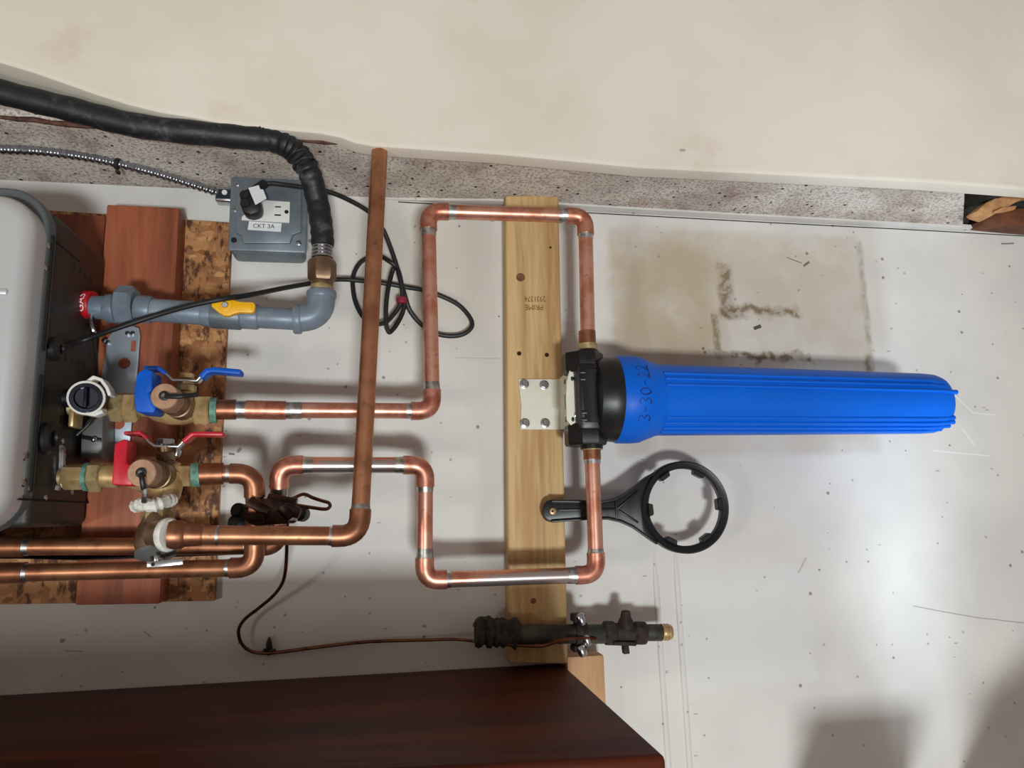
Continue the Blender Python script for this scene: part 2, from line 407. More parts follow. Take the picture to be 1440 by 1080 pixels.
v = SPECK.voro(60, g); ps = SPECK.n('ShaderNodeSeparateColor'); SPECK.put(ps.inputs[0], SPECK.voro(60, g, out='Color'))
c_ = SPECK.mix(SPECK.math('MULTIPLY', SPECK.math('LESS_THAN', v, .16), SPECK.math('GREATER_THAN', ps.outputs[0], .6)), c_, lin((60, 46, 42)))
SPECK.bump(n1, .6, .003); SPECK = SPECK.set(c_, .9, 0, .2)
TORN = simple('torn_paper_edge', (104, 68, 54), .9, sc=60, c2=(56, 38, 32), bump=.6)

CORNER = [(-120, 243), (0, 250), (150, 257), (300, 266), (560, 280), (840, 296), (1100, 310), (1300, 320), (1440, 328), (1560, 334)]
def lerp_line(L, x):
    for (x0, y0), (x1, y1) in zip(L, L[1:]):
        if x <= x1: return y0 + (y1-y0)*(x-x0)/(x1-x0)
    return L[-1][1]
# main wall
bm = B(); f = []
tl, tr = P(-420, 232), P(1900, 350)
bl, br_ = P(-420, 1300), P(1900, 1500)
box(bm, (bl.x, 0, -.95), (br_.x, .012, tl.z-.002))
wall_back = struct('wall_back', bm, WALLM)
# speckled face that returns towards the room, seen from below; torn edge in front, broken off at its right end
FRONT = [(-120, 160), (0, 168), (100, 178), (200, 188), (300, 195), (420, 200), (520, 206), (700, 218), (900, 236), (1100, 246), (1357, 263)]
OFFS = .15
bm = B(); top = []
prev = None; N = 46
for i in range(N+1):
    x = -120 + (1357+120)*i/N
    a0 = P(x, lerp_line(CORNER, x), 0.0); a1 = P(x, lerp_line(FRONT, x), OFFS)
    a0.y = .006
    a1.x = a0.x if False else a1.x
    ring = [bm.verts.new(a0), bm.verts.new(a0.lerp(a1, .5) + Vector((0, 0, .0006*math.sin(i*1.7)))), bm.verts.new(a1 + Vector((0, 0, random.uniform(-.001, .001)))),
            bm.verts.new(a1 + Vector((0, 0, .016))), bm.verts.new(Vector((a0.x, a0.y, a0.z+.016)))]
    if prev:
        for k in range(5): bm.faces.new((prev[k], prev[(k+1) % 5], ring[(k+1) % 5], ring[k]))
    else: bm.faces.new(ring)
    prev = ring
bm.faces.new(prev[::-1])
wall_top = struct('wall_top', bm, SPECK)
bm = B(); path = [P(x, lerp_line(FRONT, x)-3, OFFS+.002) + Vector((0, 0, random.uniform(-.001, .0015))) for x in range(-120, 1352, 24)]
tube(bm, path, [random.uniform(.0022, .0042) for _ in path], 6)
torn = obj('torn_edge', bm, TORN, wall_top)
# beige boarding in front and above, its lower edge cut in a curve on the left
EDGE = [(-120, 52), (-60, 68), (0, 88), (50, 103), (90, 117), (135, 133), (180, 147), (225, 158), (270, 165), (310, 173), (350, 177.5), (400, 183), (450, 187.5), (478, 193), (500, 201), (525, 205.5), (700, 217), (900, 236), (1100, 246), (1300, 256), (1460, 268), (1600, 278)]
bm = B(); prev = None
for x, y in EDGE:
    o = .175 + .030*max(0.0, min(1.0, (470-x)/470))
    th = .030 + .080*max(0.0, min(1.0, (470-x)/470))
    e = P(x, y, o); zt = 1.25
    X = e.x
    ring = [Vector((X, -o, zt)), Vector((X, -o, e.z+.007)), Vector((X, -o+.0006, e.z+.0035)), Vector((X, -o+.0025, e.z+.001)), Vector((X, -o+.006, e.z)), Vector((X, -o+th, e.z+.001)), Vector((X, -o+th, zt))]
    ring = [bm.verts.new(v) for v in ring]
    if prev:
        for k in range(7): bm.faces.new((prev[k], prev[(k+1) % 7], ring[(k+1) % 7], ring[k]))
    else: bm.faces.new(ring)
    prev = ring
bm.faces.new(prev[::-1])
struct('wall_front', bm, BEIGE)
# painted bead in the corner and the dark gap under it
bm = B(); pr = None
for x in range(540, 1441, 50):
    a0 = P(x, lerp_line(CORNER, x), 0); w = .020 if x > 700 else .020*max(.15, (x-540)/160)
    a1 = P(x, lerp_line(FRONT, min(x, 1357)), OFFS); d = (a1-a0).normalized()
    rg = [bm.verts.new(a0 + Vector((0, -.0004, -.0025))), bm.verts.new(a0 + d*w + Vector((0, 0, -.003))), bm.verts.new(a0 + d*w + Vector((0, 0, .003))), bm.verts.new(a0 + Vector((0, -.0004, .003)))]
    if pr:
        for k in range(4): bm.faces.new((pr[k], pr[(k+1) % 4], rg[(k+1) % 4], rg[k]))
    else: bm.faces.new(rg)
    pr = rg
bm.faces.new(pr[::-1])
struct('trim_1', bm, WALLM)
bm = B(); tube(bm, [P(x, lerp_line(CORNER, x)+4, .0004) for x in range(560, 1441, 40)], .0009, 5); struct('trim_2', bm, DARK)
# two taped seams on the wall, lower right
for k, (xa, xb, y0) in enumerate(((922, 928, 770), (951, 958, 760))):
    bm = B(); A = P(xa+ -3, y0, .0); C = P(xb+14, 1110, .0)
    p = [A.lerp(C, i/6) for i in range(7)]
    tube(bm, [v + Vector((0, .002, 0)) for v in p], [.0022]+[.0055]*6, 10)
    struct('trim_%d' % (k+3), bm, WALLM)
# cavity behind the broken end, top right
bm = B(); c0 = P(1352, 318, .0); c1 = P(1560, 330, 0)
box(bm, (c0.x-.02, -.15, c0.z+.055), (c1.x+.2, -.0, c0.z+.06)); box(bm, (c0.x-.03, -.148, c0.z+.012), (c0.x-.006, 0, c0.z+.06))
box(bm, (c1.x+.1, -.15, c1.z+.012), (c1.x+.11, .0, c0.z+.06)); box(bm, (c0.x-.02, -.006, c0.z+.004), (c1.x+.1, .008, c0.z+.06))
struct('trim_5', bm, simple('dark_cavity', (58, 58, 54), .9, sc=20, c2=(34, 36, 36)))
bm = B(); prism(bm, [(1386, 306), (1398, 296), (1442, 292), (1500, 296), (1500, 322), (1442, 317), (1390, 312)], .008, .05, .002)
lath = thing('framing_board', 'reddish board inside the broken gap at the upper right corner', 'board', P(1440, 318, .03))
obj('board_end', bm, simple('brown_board', (120, 70, 40), .7, sc=30, c2=(84, 46, 26)), lath)
bm = B(); prism(bm, [(1373, 297), (1388, 284), (1404, 277), (1420, 267), (1444, 261), (1480, 252), (1480, 268), (1442, 277), (1424, 287), (1408, 296), (1392, 305), (1378, 301)], .07, .095, .0015)
sp = thing('splintered_lath', 'broken pale splintered wood strip sticking out of the upper right gap', 'wood strip', P(1410, 285, .08))
obj('broken_strip', bm, SPLINT, sp)
bm = B(); prism(bm, [(1398, 297), (1410, 291), (1430, 289), (1428, 294), (1412, 298), (1400, 299)], .095, .1, .001); obj('splinter', bm, SPLINT, sp)
bm = B(); prism(bm, [(1362, 258), (1392, 259), (1386, 266), (1372, 268), (1362, 262)], .12, .124, .0008)
tag(obj('paint_flake', bm, simple('grey_flake', (128, 140, 146), .8)), 'grey peeling flake hanging at the broken plaster end', 'paint flake')

# unseen boards added to cast the lower right shadows; their slot narrows the spot
bm = B(); zb0 = P(1303, 1080, 0).z - .035
xg = P(1303, 1080, 0).x
box(bm, (P(1128, 1040, 0).x-.03, -.46, zb0-.02), (xg-.052, -.001, zb0), .004)
b2 = B(); pl = [(xg+.046, -.001), (xg+.046, -.50), (xg+.13, -.74), (xg+.8, -1.0), (xg+.8, -.001)]
f = [b2.verts.new((x, y, zb0)) for x, y in pl]; k = [b2.verts.new((x, y, zb0-.02)) for x, y in pl]
b2.faces.new(f); b2.faces.new(k[::-1])
for i in range(5): b2.faces.new((f[i], k[i], k[(i+1) % 5], f[(i+1) % 5]))
merge(bm, b2)
struct('shadow_boards', bm, WALLM)

# ------------------------------------------------------------------ large wooden things
sh = thing('wooden_shelf', 'dark red stained thick wooden shelf along the bottom of the photo', 'shelf', P(500, 930, 0))
zA = P(790, 931, 0).z
bm = B(); A = P(790, 931, .0); C = P(937, 1062, .44)
dd = (C-A); k = .44/(DIST-0)
pts = [Vector((-1.05, -.004, P(0, 976, 0).z)), Vector((A.x, -.004, zA)), Vector((C.x, -.44, C.z)), Vector((-1.05, -.44, C.z + .034))]
b2 = B(); f = [b2.verts.new(v) for v in pts]; k = [b2.verts.new(v + Vector((0, 0, -.038))) for v in pts]
b2.faces.new(f); b2.faces.new(k[::-1])
for i in range(4): b2.faces.new((f[i], k[i], k[(i+1) % 4], f[(i+1) % 4]))
bmesh.ops.recalc_face_normals(b2, faces=b2.faces); bevel_all(b2, .006, 3); merge(bm, b2)
obj('board', bm, SHELF, sh)
bm = B(); lathe(bm, P(824, 1001, .2)+Vector((0, 0, .0)), (0, 0, 1), [(-.004, .0035), (.001, .0035)], 10)
st = thing('mounting_stud', 'yellow pine board upright on the wall behind the blue filter', 'board', P(757, 600, .0))
bm = B(); a0 = P(711, 274, .038); a1 = P(786, 274, .038); b0 = P(716, 934, .038); b1 = P(799, 934, .038)
b2 = B(); f = [b2.verts.new(v) for v in (a0, a1, b1, b0)]; k = [b2.verts.new(Vector((v.co.x, -.0005, v.co.z))) for v in f]
b2.faces.new(f); b2.faces.new(k[::-1])
for i in range(4): b2.faces.new((f[i], k[i], k[(i+1) % 4], f[(i+1) % 4]))
bmesh.ops.recalc_face_normals(b2, faces=b2.faces); bevel_all(b2, .004, 3); merge(bm, b2)
stud_body = obj('board', bm, PINE, st)
def dirs(p, q, off):
    d = (P(*q, off)-P(*p, off)).normalized(); return d
bm = B(); xa = -dirs((720, 420), (780, 420.5), .038); xa.y = 0; xa.normalize(); ya = Vector((-xa.z, 0, xa.x))
text_on(bm, '2931374', .0125, P(752.5, 420, .0384), xa, ya, .78); text_on(bm, 'PRIME', .0125, P(751, 432, .0384), xa, ya, .92)
obj('stamp', bm, simple('stamp_ink', (112, 78, 34), .8, var=0), st, 'brown grade stamp printed upside down', smooth=0)
for (x, y, r) in ((732, 390, 6.5), (750, 845, 4.2)):
    bm = B(); lathe(bm, P(x, y, .0378), (0, -1, 0), [(0, r*mpp(x, y, .04)), (.0007, r*mpp(x, y, .04)*.9)], 18)
    kn = obj('knot', bm, simple('knot', (134, 84, 46), .7, sc=120, c2=(92, 52, 28)), st, 'dark wood knot')
for (x, y) in ((730, 497), (769, 499)):
    bm = B(); lathe(bm, P(x, y, .0378), (0, -1, 0), [(0, .0036), (.0006, .0034)], 14); obj('screw_hole', bm, DARKCOP, st)
bm = B(); lathe(bm, P(774, 348, .0378), (0, -1, 0), [(0, .002), (.0006, .002)], 8); obj('nail_hole', bm, DARK, st)
po = thing('wall_cleat', 'short pale wood block standing beside the shelf corner', 'wood block', P(827, 1000, 0))
bm = B(); boxpx(bm, 801, 922, 854, 1130, .0005, .040, .003); obj('block', bm, PALE, po)

os_ = thing('osb_panel', 'flaked brown OSB panel fixed to the wall behind the grey heater', 'panel', P(150, 700, 0))
bm = B(); prism(bm, [(-300, 270), (250, 308), (326, 313), (313, 580), (301, 845), (0, 850), (-300, 852)], .0005, .013, .001)
obj('panel', bm, OSB, os_)
up = thing('upright_beam', 'red brown wooden beam upright behind the brass valves', 'beam', P(190, 560, 0))
bm = B(); prism(bm, [(150, 287), (252, 292), (238, 570), (225, 849), (105, 851), (128, 570)], .0135, .052, .0025)
obj('beam', bm, REDWOOD, up)
bk = thing('backing_board', 'dark brown board lying flat beside the beam behind the heater', 'board', P(60, 330, 0))
bm = B(); prism(bm, [(-300, 279), (-100, 292), (148, 303), (134, 560), (-300, 560)], .0135, .03, .002)
obj('board', bm, REDWOOD, bk)

# ------------------------------------------------------------------ water heater
XF = P(133, 600, .05).x                              # plane of the heater face the pipes leave from
def face_pt(px, py):
    d = CF + CR*((px-720)/F_PX) + CU*((540-py)/F_PX)
    return CAM + d*(XF/d.x)
ht = thing('water_heater', 'grey wall hung water heater with dark connection side on the left', 'water heater', (XF-.2, -.15, P(40, 740, .24).z))
FR = -face_pt(60, 420).y                             # front of the case
zt = P(75, 300, .215).z; zb = P(27, 742, .215).z
bm = B(); box(bm, (XF-.75, -.217, zb), (XF, -.056, zt), .008, 3); case = obj('case', bm, CASE, ht, 'dark brown grey metal case')
# moulded rim and silver cover with round corners
def rounded(bm, x0, x1, z0, z1, y0, y1, r, edge, seg=8):
    poly = [(x0, z0)] 
    for cx, cz, a0 in ((x1-r, z0+r, -90), (x1-r, z1-r, 0)):
        for i in range(seg+1):
            t = math.radians(a0+90*i/seg); poly.append((cx+r*math.cos(t), cz+r*math.sin(t)))
    poly.append((x0, z1))
    b2 = B(); f = [b2.verts.new((x, -y1, z)) for x, z in poly]; k = [b2.verts.new((x, -y0, z)) for x, z in poly]
    b2.faces.new(f); b2.faces.new(k[::-1]); n = len(f)
    for i in range(n): b2.faces.new((f[i], k[i], k[(i+1) % n], f[(i+1) % n]))
    bmesh.ops.recalc_face_normals(b2, faces=b2.faces)
    es = [e for e in b2.edges if all(abs(v.co.y+y1) < 1e-6 for v in e.verts)]
    bmesh.ops.bevel(b2, geom=es, offset=edge, segments=5, profile=.5, affect='EDGES', clamp_overlap=True)
    return merge(bm, b2)
ztr = P(40, 266, .232).z; zbr = P(5, 752, .232).z
bm = B(); rounded(bm, XF-.75, XF+.0006, zbr, ztr, .214, .236, .05, .005); obj('rim', bm, RIM, ht, 'moulded mid grey rim')
bm = B(); rounded(bm, XF-.75, XF-.001, zbr+.004, ztr-.022, .230, .274, .042, .018, 10); cov = obj('front_cover', bm, SILVER, ht, 'smooth silver front cover')
bm = B(); zc = P(10, 410, .276).z; box(bm, (XF-.75, -.2772, zc-.004), (XF-.018, -.270, zc+.004), .003); obj('crease', bm, SILVER, cov)
for (xa, ya, xb, yb) in ((57, 318, 42, 484), (38, 520, 16, 690)):
    bm = B(); a = face_pt(xa, ya); b = face_pt(xb, yb); a.y = b.y = -.2235; a.x = b.x = XF+.0008
    tube(bm, [a, b], .0030, 8); obj('slot', bm, DARK, ht)
for (x, y) in ((104, 374), (112, 380), (120, 387), (128, 393), (92, 503), (100, 508), (110, 512), (118, 516), (87, 553), (86, 572), (85, 590)):
    bm = B(); q = face_pt(x, y); box(bm, q-Vector((.001, .0016, .005)), q+Vector((.0006, .0016, .005)), .0005, 1); obj('vent_slot', bm, DARK, ht)
for (x, y) in ((68, 346), (64, 377), (35, 643), (41, 688), (101, 692), (88, 620), (64, 700), (152, 392), (33, 680)):
    bm = B(); q = face_pt(x, y); ball(bm, q, .0042, (.5, 1, 1), 10, 6); obj('screw', bm, STEEL, ht)
bm = B(); a = face_pt(70, 333); b = face_pt(112, 368); tube(bm, [a, b], .0010, 5); obj('seam', bm, DARK, ht)
a = face_pt(26, 702); b = face_pt(126, 702); b.z = a.z
bm = B(); tube(bm, [a, b], .0012, 5); obj('seam', bm, DARK, ht)
def grommet(px, py, r0, r1, name='grommet'):
    q = face_pt(px, py); bm = B(); lathe(bm, q, (1, 0, 0), [(-.001, r0), (.006, r0), (.010, r1), (.010, r1*.6), (.004, r1*.5)], 24)
    return obj(name, bm, BLK, ht)
GQ = face_pt(74, 491); grommet(74, 491, .0145, .010); grommet(63, 617, .019, .016)
# foil strip, sensor wire, grey control box and the wall bracket
bm = B(); q0 = face_pt(84, 626); q1 = face_pt(77, 690)
p = curve([q0, q0.lerp(q1, .3)+Vector((.003, -.003, 0)), q0.lerp(q1, .7)+Vector((.002, .002, 0)), q1], 5)
tube(bm, [v+Vector((.001, 0, 0)) for v in p], [.003, .005, .0055, .005, .0058, .005, .0052, .0056, .005, .0045, .0052, .005, .0048, .005, .0045, .004][:len(p)], 7)
obj('foil_strip', bm, STEEL, ht, 'crumpled silver foil strip')
bm = B(); prism(bm, [(150, 478), (162, 462), (186, 458), (195, 461), (197, 472), (194, 512), (190, 552), (185, 597), (181, 640), (160, 640), (140, 648), (128, 640), (136, 560), (148, 500)], .055, .059, .001)
br = obj('wall_bracket', bm, ZINC, ht, 'pale zinc bracket plate with holes')
for (x, y, r) in ((175, 511, 8), (167, 596, 8)):
    bm = B(); lathe(bm, P(x, y, .0588), (0, -1, 0), [(0, r*mpp(x, y, .06)), (.0007, r*mpp(x, y, .06)*.98)], 20); obj('bracket_hole', bm, REDWOOD, br)
bm = B(); boxpx(bm, 184, 479, 191, 494, .0588, .0596, .0004, 1); obj('bracket_hole', bm, REDWOOD, br)
for (x, y) in ((180, 469), (187, 469), (147, 479), (152, 482)):
    bm = B(); lathe(bm, P(x, y, .059), (0, -1, 0), [(0, .0035), (.0025, .0032), (.003, .0015)], 12); obj('bracket_screw', bm, STEEL, br)
bm = B(); prism(bm, [(128, 583), (145, 578), (144, 645), (112, 645), (113, 612), (118, 596)], .06, .105, .004); cb = obj('control_box', bm, GREYM, ht, 'grey folded metal box')
bm = B(); prism(bm, [(113, 611), (142, 616), (142, 622), (114, 617)], .1045, .107, .001); obj('strap', bm, BLKP, cb)
bm = B(); ball(bm, P(132, 618, .108), .004); obj('strap_screw', bm, STEEL, cb)
bm = B(); tube(bm, curve([face_pt(126, 452), P(131, 470, .10), P(135, 500, .10), P(136, 530, .11), P(133, 552, .12), P(128, 590, .13), P(108, 612, .13)], 8), .0022, 8); obj('sensor_wire', bm, BLK, ht)
bm = B(); tube(bm, curve([P(128, 440, .12), P(127, 452, .13), P(132, 466, .13), P(136, 472, .12)], 6), .0026, 8); obj('wire_clip', bm, STEEL, ht)
# inlet filter cap: white ring with a dark cap, facing the room
bm = B(); boxpx(bm, 96, 566, 104, 600, .12, .15, .002); obj('brass_tab', bm, BRASS, ht)
c0 = P(129, 557, .15); c1 = P(121, 559.5, .205); ax = (c1-c0)
bm = B(); lathe(bm, c0, ax, [(ax.length*.72, .0185), (ax.length*.76, .0202), (ax.length, .0205), (ax.length*1.02, .0180), (ax.length*.80, .0176)], 28); cap = obj('inlet_filter_cap', bm, WHITE, ht, 'white ring around a dark cap')
bm = B(); lathe(bm, c0, ax, [(ax.length*.7, .0176), (ax.length*.97, .0174), (ax.length*.98, .0135), (ax.length*.88, .0125)], 24); obj('cap_insert', bm, NAVY, cap)
bm = B(); lathe(bm, c0, ax, [(0, .0135), (ax.length*.3, .0150), (ax.length*.74, .0165)], 24); obj('cap_neck', bm, simple('brown_neck', (72, 54, 42), .5, .3, sc=50), cap)
bm = B(); box(bm, c1+Vector((-.002, -.004, -.012)), c1+Vector((.002, .002, .012)), .001); obj('cap_grip', bm, NAVY, cap)
bm = B(); strip(bm, [(112, 545), (122, 537), (131, 530), (142, 534), (150, 545), (154, 556)], 5, .185, .205, .001); obj('cap_tether', bm, WHITE, cap)
bm = B(); strip(bm, [(120, 581), (133, 583), (144, 578)], 5, .185, .2, .001); obj('cap_tab', bm, WHITE, cap)
bm = B(); lathe(bm, face_pt(92, 560), (1, 0, 0), [(0, .012), (.03, .012)], 16); obj('inlet_neck', bm, BLKP, ht)

# ------------------------------------------------------------------ plumbing
def arc(prev, c, nxt, L, R, n=8):
    "points of an elbow: straight L - R, bend, straight"
    a = (prev-c).normalized(); b = (nxt-c).normalized()
    p0, p1 = c+a*R, c+b*R
    out = [c+a*L, c+a*(R+.0005)]
    for i in range(n+1):
        t = i/n; out.append(p0*(1-t)**2 + c*2*t*(1-t) + p1*t*t)
    out += [c+b*(R+.0005), c+b*L]
    return out
def run(parent, pts, r=.0110, pipe=COPPER, fit=FITTING, sold=SOLDER, L=.030, R=.0205, sl=.011, caps=(0, 0), skip=(), seg=20):
    pts = [P(*p) if len(p) == 3 else Vector(p) for p in pts]; n = len(pts)
    for i in range(n-1):
        a, b = pts[i], pts[i+1]; d = (b-a).normalized()
        a2 = a + d*(L*.6 if i else 0); b2 = b - d*(L*.6 if i < n-2 else 0)
        bm = B(); tube(bm, [a2, b2], r, seg); obj('pipe', bm, pipe, parent)
        for q, s, on in ((a, 1, i > 0), (b, -1, i < n-2)):
            if on and (i, s) not in skip:
                l = sl*random.uniform(.55, 1.25)
                bm = B(); tube(bm, [q+d*s*(L-.003), q+d*s*(L+l*.3), q+d*s*(L+l)], [r+.0013, r+.0006, r+.0002], seg); obj('solder_joint', bm, sold, parent)
    for i in range(1, n-1):
        bm = B(); p = arc(pts[i-1], pts[i], pts[i+1], L, R)
        rr = [r+.0019]*len(p); rr[0] = r+.0021; rr[-1] = r+.0021
        tube(bm, p, rr, seg); obj('elbow', bm, fit, parent)
    return pts
def seg_on(parent, name, p, q, r, m, label=None, seg=20):
    bm = B(); tube(bm, [P(*p), P(*q)], r, seg); return obj(name, bm, m, parent, label)

# upper copper loop
u = thing('copper_pipe_run', 'bright copper pipe loop running over the top of the pine board', 'pipe', P(610, 440, .1))
run(u, [(322, 576, .135), (608, 578, .115), (602, 297, .105), (823, 304, .105), (827, 492, .105)])
seg_on(u, 'adapter', (304, 576, .137), (332, 576, .135), .0135, OLDFIT, 'dark copper thread adapter')
seg_on(u, 'solder_joint', (331, 576, .135), (346, 576, .134), .0121, SOLDER)
seg_on(u, 'coupling', (346, 576, .134), (402, 577, .131), .0128, FITTING)
seg_on(u, 'solder_joint', (402, 577, .131), (425, 577, .13), .0117, SOLDER)
seg_on(u, 'adapter', (825.4, 466, .105), (826.5, 490, .105), .0128, OLDFIT)
seg_on(u, 'thread_end', (826, 484, .105), (826.4, 492, .105), .0142, BRASSD)
# lower copper loop with the drop into the saddle valve
lo_ = thing('copper_pipe_run', 'bright copper pipe loop below the blue filter', 'pipe', P(610, 740, .1))
lp = run(lo_, [(832, 628, .105), (839, 808, .105), (597, 816, .108), (598, 654, .115), (393, 654, .13), (391, 768, .10), (0, 769, .085), (-200, 769, .08)])
seg_on(lo_, 'thread_end', (832, 627, .105), (832.3, 633, .105), .0150, BRASSD)
seg_on(lo_, 'adapter', (832.3, 631, .105), (832.8, 646, .105), .0128, OLDFIT)
seg_on(lo_, 'solder_joint', (832.8, 645, .105), (833.2, 652, .105), .0120, SOLDER)
for o in [c for c in lo_.children if c.name.startswith(('pipe', 'elbow'))]:
    w = WLOC[o]
    if w.x < P(392, 700, .1).x + .004 and w.z < P(392, 690, .11).z:
        o.data.materials[0] = OLDCOP if o.name.startswith('pipe') else OLDFIT
pp = [c for c in lo_.children if c.name.startswith('pipe')]
for k in (1, 3): pp[k].data.materials[0] = TINNED
# hot run, tarnished, from the red valve to the pipe along the bottom of the panel
hr = thing('copper_pipe_run', 'tarnished copper pipe from the red valve turning back to the left edge', 'pipe', P(350, 730, .13))
run(hr, [(312, 666, .155), (358, 666, .15), (358, 798, .135), (0, 806, .11), (-200, 810, .10)], pipe=OLDCOP, fit=OLDFIT, sl=.006, R=.022)
seg_on(hr, 'adapter', (281, 667, .157), (314, 666, .155), .0138, OLDFIT)
# relief line: long brown pipe across the picture
lg = thing('copper_pipe_run', 'long brown weathered copper pipe standing in front of the others', 'pipe', P(515, 500, .19))
run(lg, [(246, 752, .225), (505, 754, .215), (535, 190, .157)], pipe=OLDCOP, fit=OLDFIT, sl=.006, r=.0112, L=.032, R=.024)
bm = B(); p0, p1 = P(238, 752, .226), P(262, 752, .225); d = (p1-p0)
lathe(bm, p0, d, [(0, .0165), (d.length*.75, .0165), (d.length, .0135)], 24); obj('adapter', bm, OLDFIT, lg)
bm = B(); lathe(bm, P(258, 752, .225), d, [(0, .0140), (.018, .0128), (.022, .0116)], 24); obj('adapter', bm, OLDFIT, lg)
seg_on(lg, 'solder_joint', (305, 753, .224), (309, 753, .224), .0117, SOLDER)
bm = B(); xa = dirs((358, 745), (420, 745), .228); text_on(bm, 'MMWWTYCB', .0085, P(390, 747.5, .2285), xa, Vector((0, -.35, 1)).normalized(), .9)
bm.free()
# black cable between the pipes
bm = B(); tube(bm, curve([P(-200, 785, .05), P(0, 781, .05), P(120, 783, .05), P(240, 779, .05), P(352, 775, .05)], 6), .0045, 10)
tag(obj('black_cable', bm, simple('teal_black_cable', (16, 34, 38), .45, sc=30)), 'thin dark cable lying between the two lower copper pipes', 'cable')

# ---- shut-off valves
def strap_lever(parent, line, th, cov_l, cov_r, colour, o0, o1):
    bm = B(); strip(bm, line, th, o0, o1, .0006); lv = obj('lever', bm, STEEL, parent, 'bent steel lever with coloured grips')
    for c in (cov_l, cov_r):
        bm = B(); strip(bm, c[0], c[1], o0-.002, o1+.002, .0025); obj('grip', bm, colour, lv)
    return lv
def chain_cap(parent, cp, co, rootp, ro, r, tether, mat=TAN):
    a = P(*rootp, ro); b = P(*cp, co); d = b-a; L = d.length
    bm = B(); lathe(bm, a, d, [(0, .017), (L*.35, .017), (L*.36, .015)] + [(L*(.38+.03*i), .0165 if i % 2 else .0150) for i in range(9)] + [(L*.66, .0155)], 24); obj('drain_port', bm, BRASSN, parent)
    bm = B(); lathe(bm, a, d, [(L*.66, r*.97), (L*.7, r), (L*.985, r), (L, r*.94)], 30); cp_ = obj('drain_cap', bm, mat, parent, 'round tan drain cap')
    bm = B(); lathe(bm, b, d, [(-.001, r*.36), (.003, r*.36), (.0035, r*.27)], 18); st_ = obj('strap_ring', bm, BLK, cp_)
    bm = B(); lathe(bm, b, d, [(0, r*.2), (.005, r*.18), (.006, r*.1)], 14); obj('rivet', bm, STEEL, cp_)
    bm = B(); tube(bm, curve([b + d.normalized()*.002] + [P(*t) for t in tether], 5), .0030, 8); obj('cap_strap', bm, BLK, cp_)
    return cp_
bv = thing('shutoff_valve', 'brass shutoff valve with blue handle and blue drain lever', 'valve', P(250, 575, .14))
bm = B(); tube(bm, [P(98, 573, .14), P(306, 577, .138)], .0105, 18); obj('valve_tube', bm, BRASSD, bv)
bm = B(); hexnut(bm, P(157, 572, .14), P(177, 573, .14), .0200, .3); obj('union_nut', bm, BRASSD, bv)
bm = B(); hexnut(bm, P(176, 573, .14), P(196, 573, .14), .0205, .3); obj('hex_nut', bm, BRASS, bv)
bm = B(); p0 = P(212, 573, .14); p1 = P(275, 576, .138); d = p1-p0; L = d.length
lathe(bm, p0, d, [(0, .014), (L*.12, .0175), (L*.45, .0215), (L*.8, .0205), (L, .0165)], 24)
obj('body', bm, BRASS, bv)
bm = B(); hexnut(bm, P(274, 577, .138), P(297, 577, .138), .0205, .15, .1); obj('hex_nut', bm, BRASS, bv)
bm = B(); tube(bm, [P(296, 577, .138), P(305, 577, .137)], .0172, 20); obj('seal_ring', bm, VERD, bv, 'green corroded seal ring')
bm = B(); prism(bm, [(191, 529), (195, 523), (203, 518), (214, 521), (214, 549), (209, 552), (215, 559), (220, 572), (216, 581), (190, 579), (188, 556)], .16, .20, .0035); hd = obj('main_handle', bm, BLUEV, bv, 'thick blue vinyl handle')
bm = B(); tube(bm, [P(262, 562, .155), P(263, 536, .155)], .0085, 16); obj('drain_stem', bm, BRASS, bv)
bm = B(); hexnut(bm, P(262, 551, .155), P(262.5, 541, .155), .0125); obj('gland_nut', bm, BRASSD, bv)
bm = B(); hexnut(bm, P(263, 532, .155), P(263.5, 525, .155), .0085); obj('lever_nut', bm, BRASS, bv)
strap_lever(bv, [(204, 517), (223, 517), (233, 526), (242, 534), (276, 535), (288, 522), (296, 521), (338, 523)], 3.2,
            ([(201, 517), (222, 517), (232, 525)], 6.5), ([(281, 531), (290, 521), (300, 519.5), (339, 523)], 8), BLUEV, .148, .166)
chain_cap(bv, (231, 557), .232, (258, 574), .145, .0155, [(240, 557.5, .238), (250, 557.5, .240), (262, 556.5, .236), (277, 555, .215)])
rv = thing('shutoff_valve', 'brass shutoff valve with red handle and red drain lever', 'valve', P(235, 665, .16))
bm = B(); tube(bm, [P(84, 671, .16), P(284, 668, .158)], .0105, 18); obj('valve_tube', bm, BRASSD, rv)
bm = B(); hexnut(bm, P(90, 671, .16), P(121, 670.5, .16), .0162, .3); obj('hex_nut', bm, BRASS, rv)
bm = B(); hexnut(bm, P(119, 670.5, .16), P(127, 670.5, .16), .0175, seg=20); obj('seal_ring', bm, VERD, rv, 'green corroded seal ring')
bm = B(); hexnut(bm, P(126, 670.5, .16), P(145, 670, .16), .0195, .3); obj('union_nut', bm, BRASSD, rv)
bm = B(); tube(bm, [P(144, 670, .16), P(168, 670, .16)], .0145, 20); obj('collar', bm, BRASS, rv)
bm = B(); p0 = P(182, 669, .16); p1 = P(252, 668, .158); d = p1-p0; L = d.length
lathe(bm, p0, d, [(0, .014), (L*.12, .0185), (L*.45, .0235), (L*.78, .0215), (L, .0155)], 24)
p0 = P(236, 668, .16); p1 = P(222, 724, .175); d = p1-p0; lathe(bm, p0, d, [(0, .0205), (d.length*.5, .0205), (d.length*.75, .0165), (d.length, .015)], 24)
obj('body', bm, BRASS, rv)
bm = B(); hexnut(bm, P(248, 669, .158), P(271, 669, .158), .0145, .15, .08); obj('hex_nut', bm, BRASS, rv)
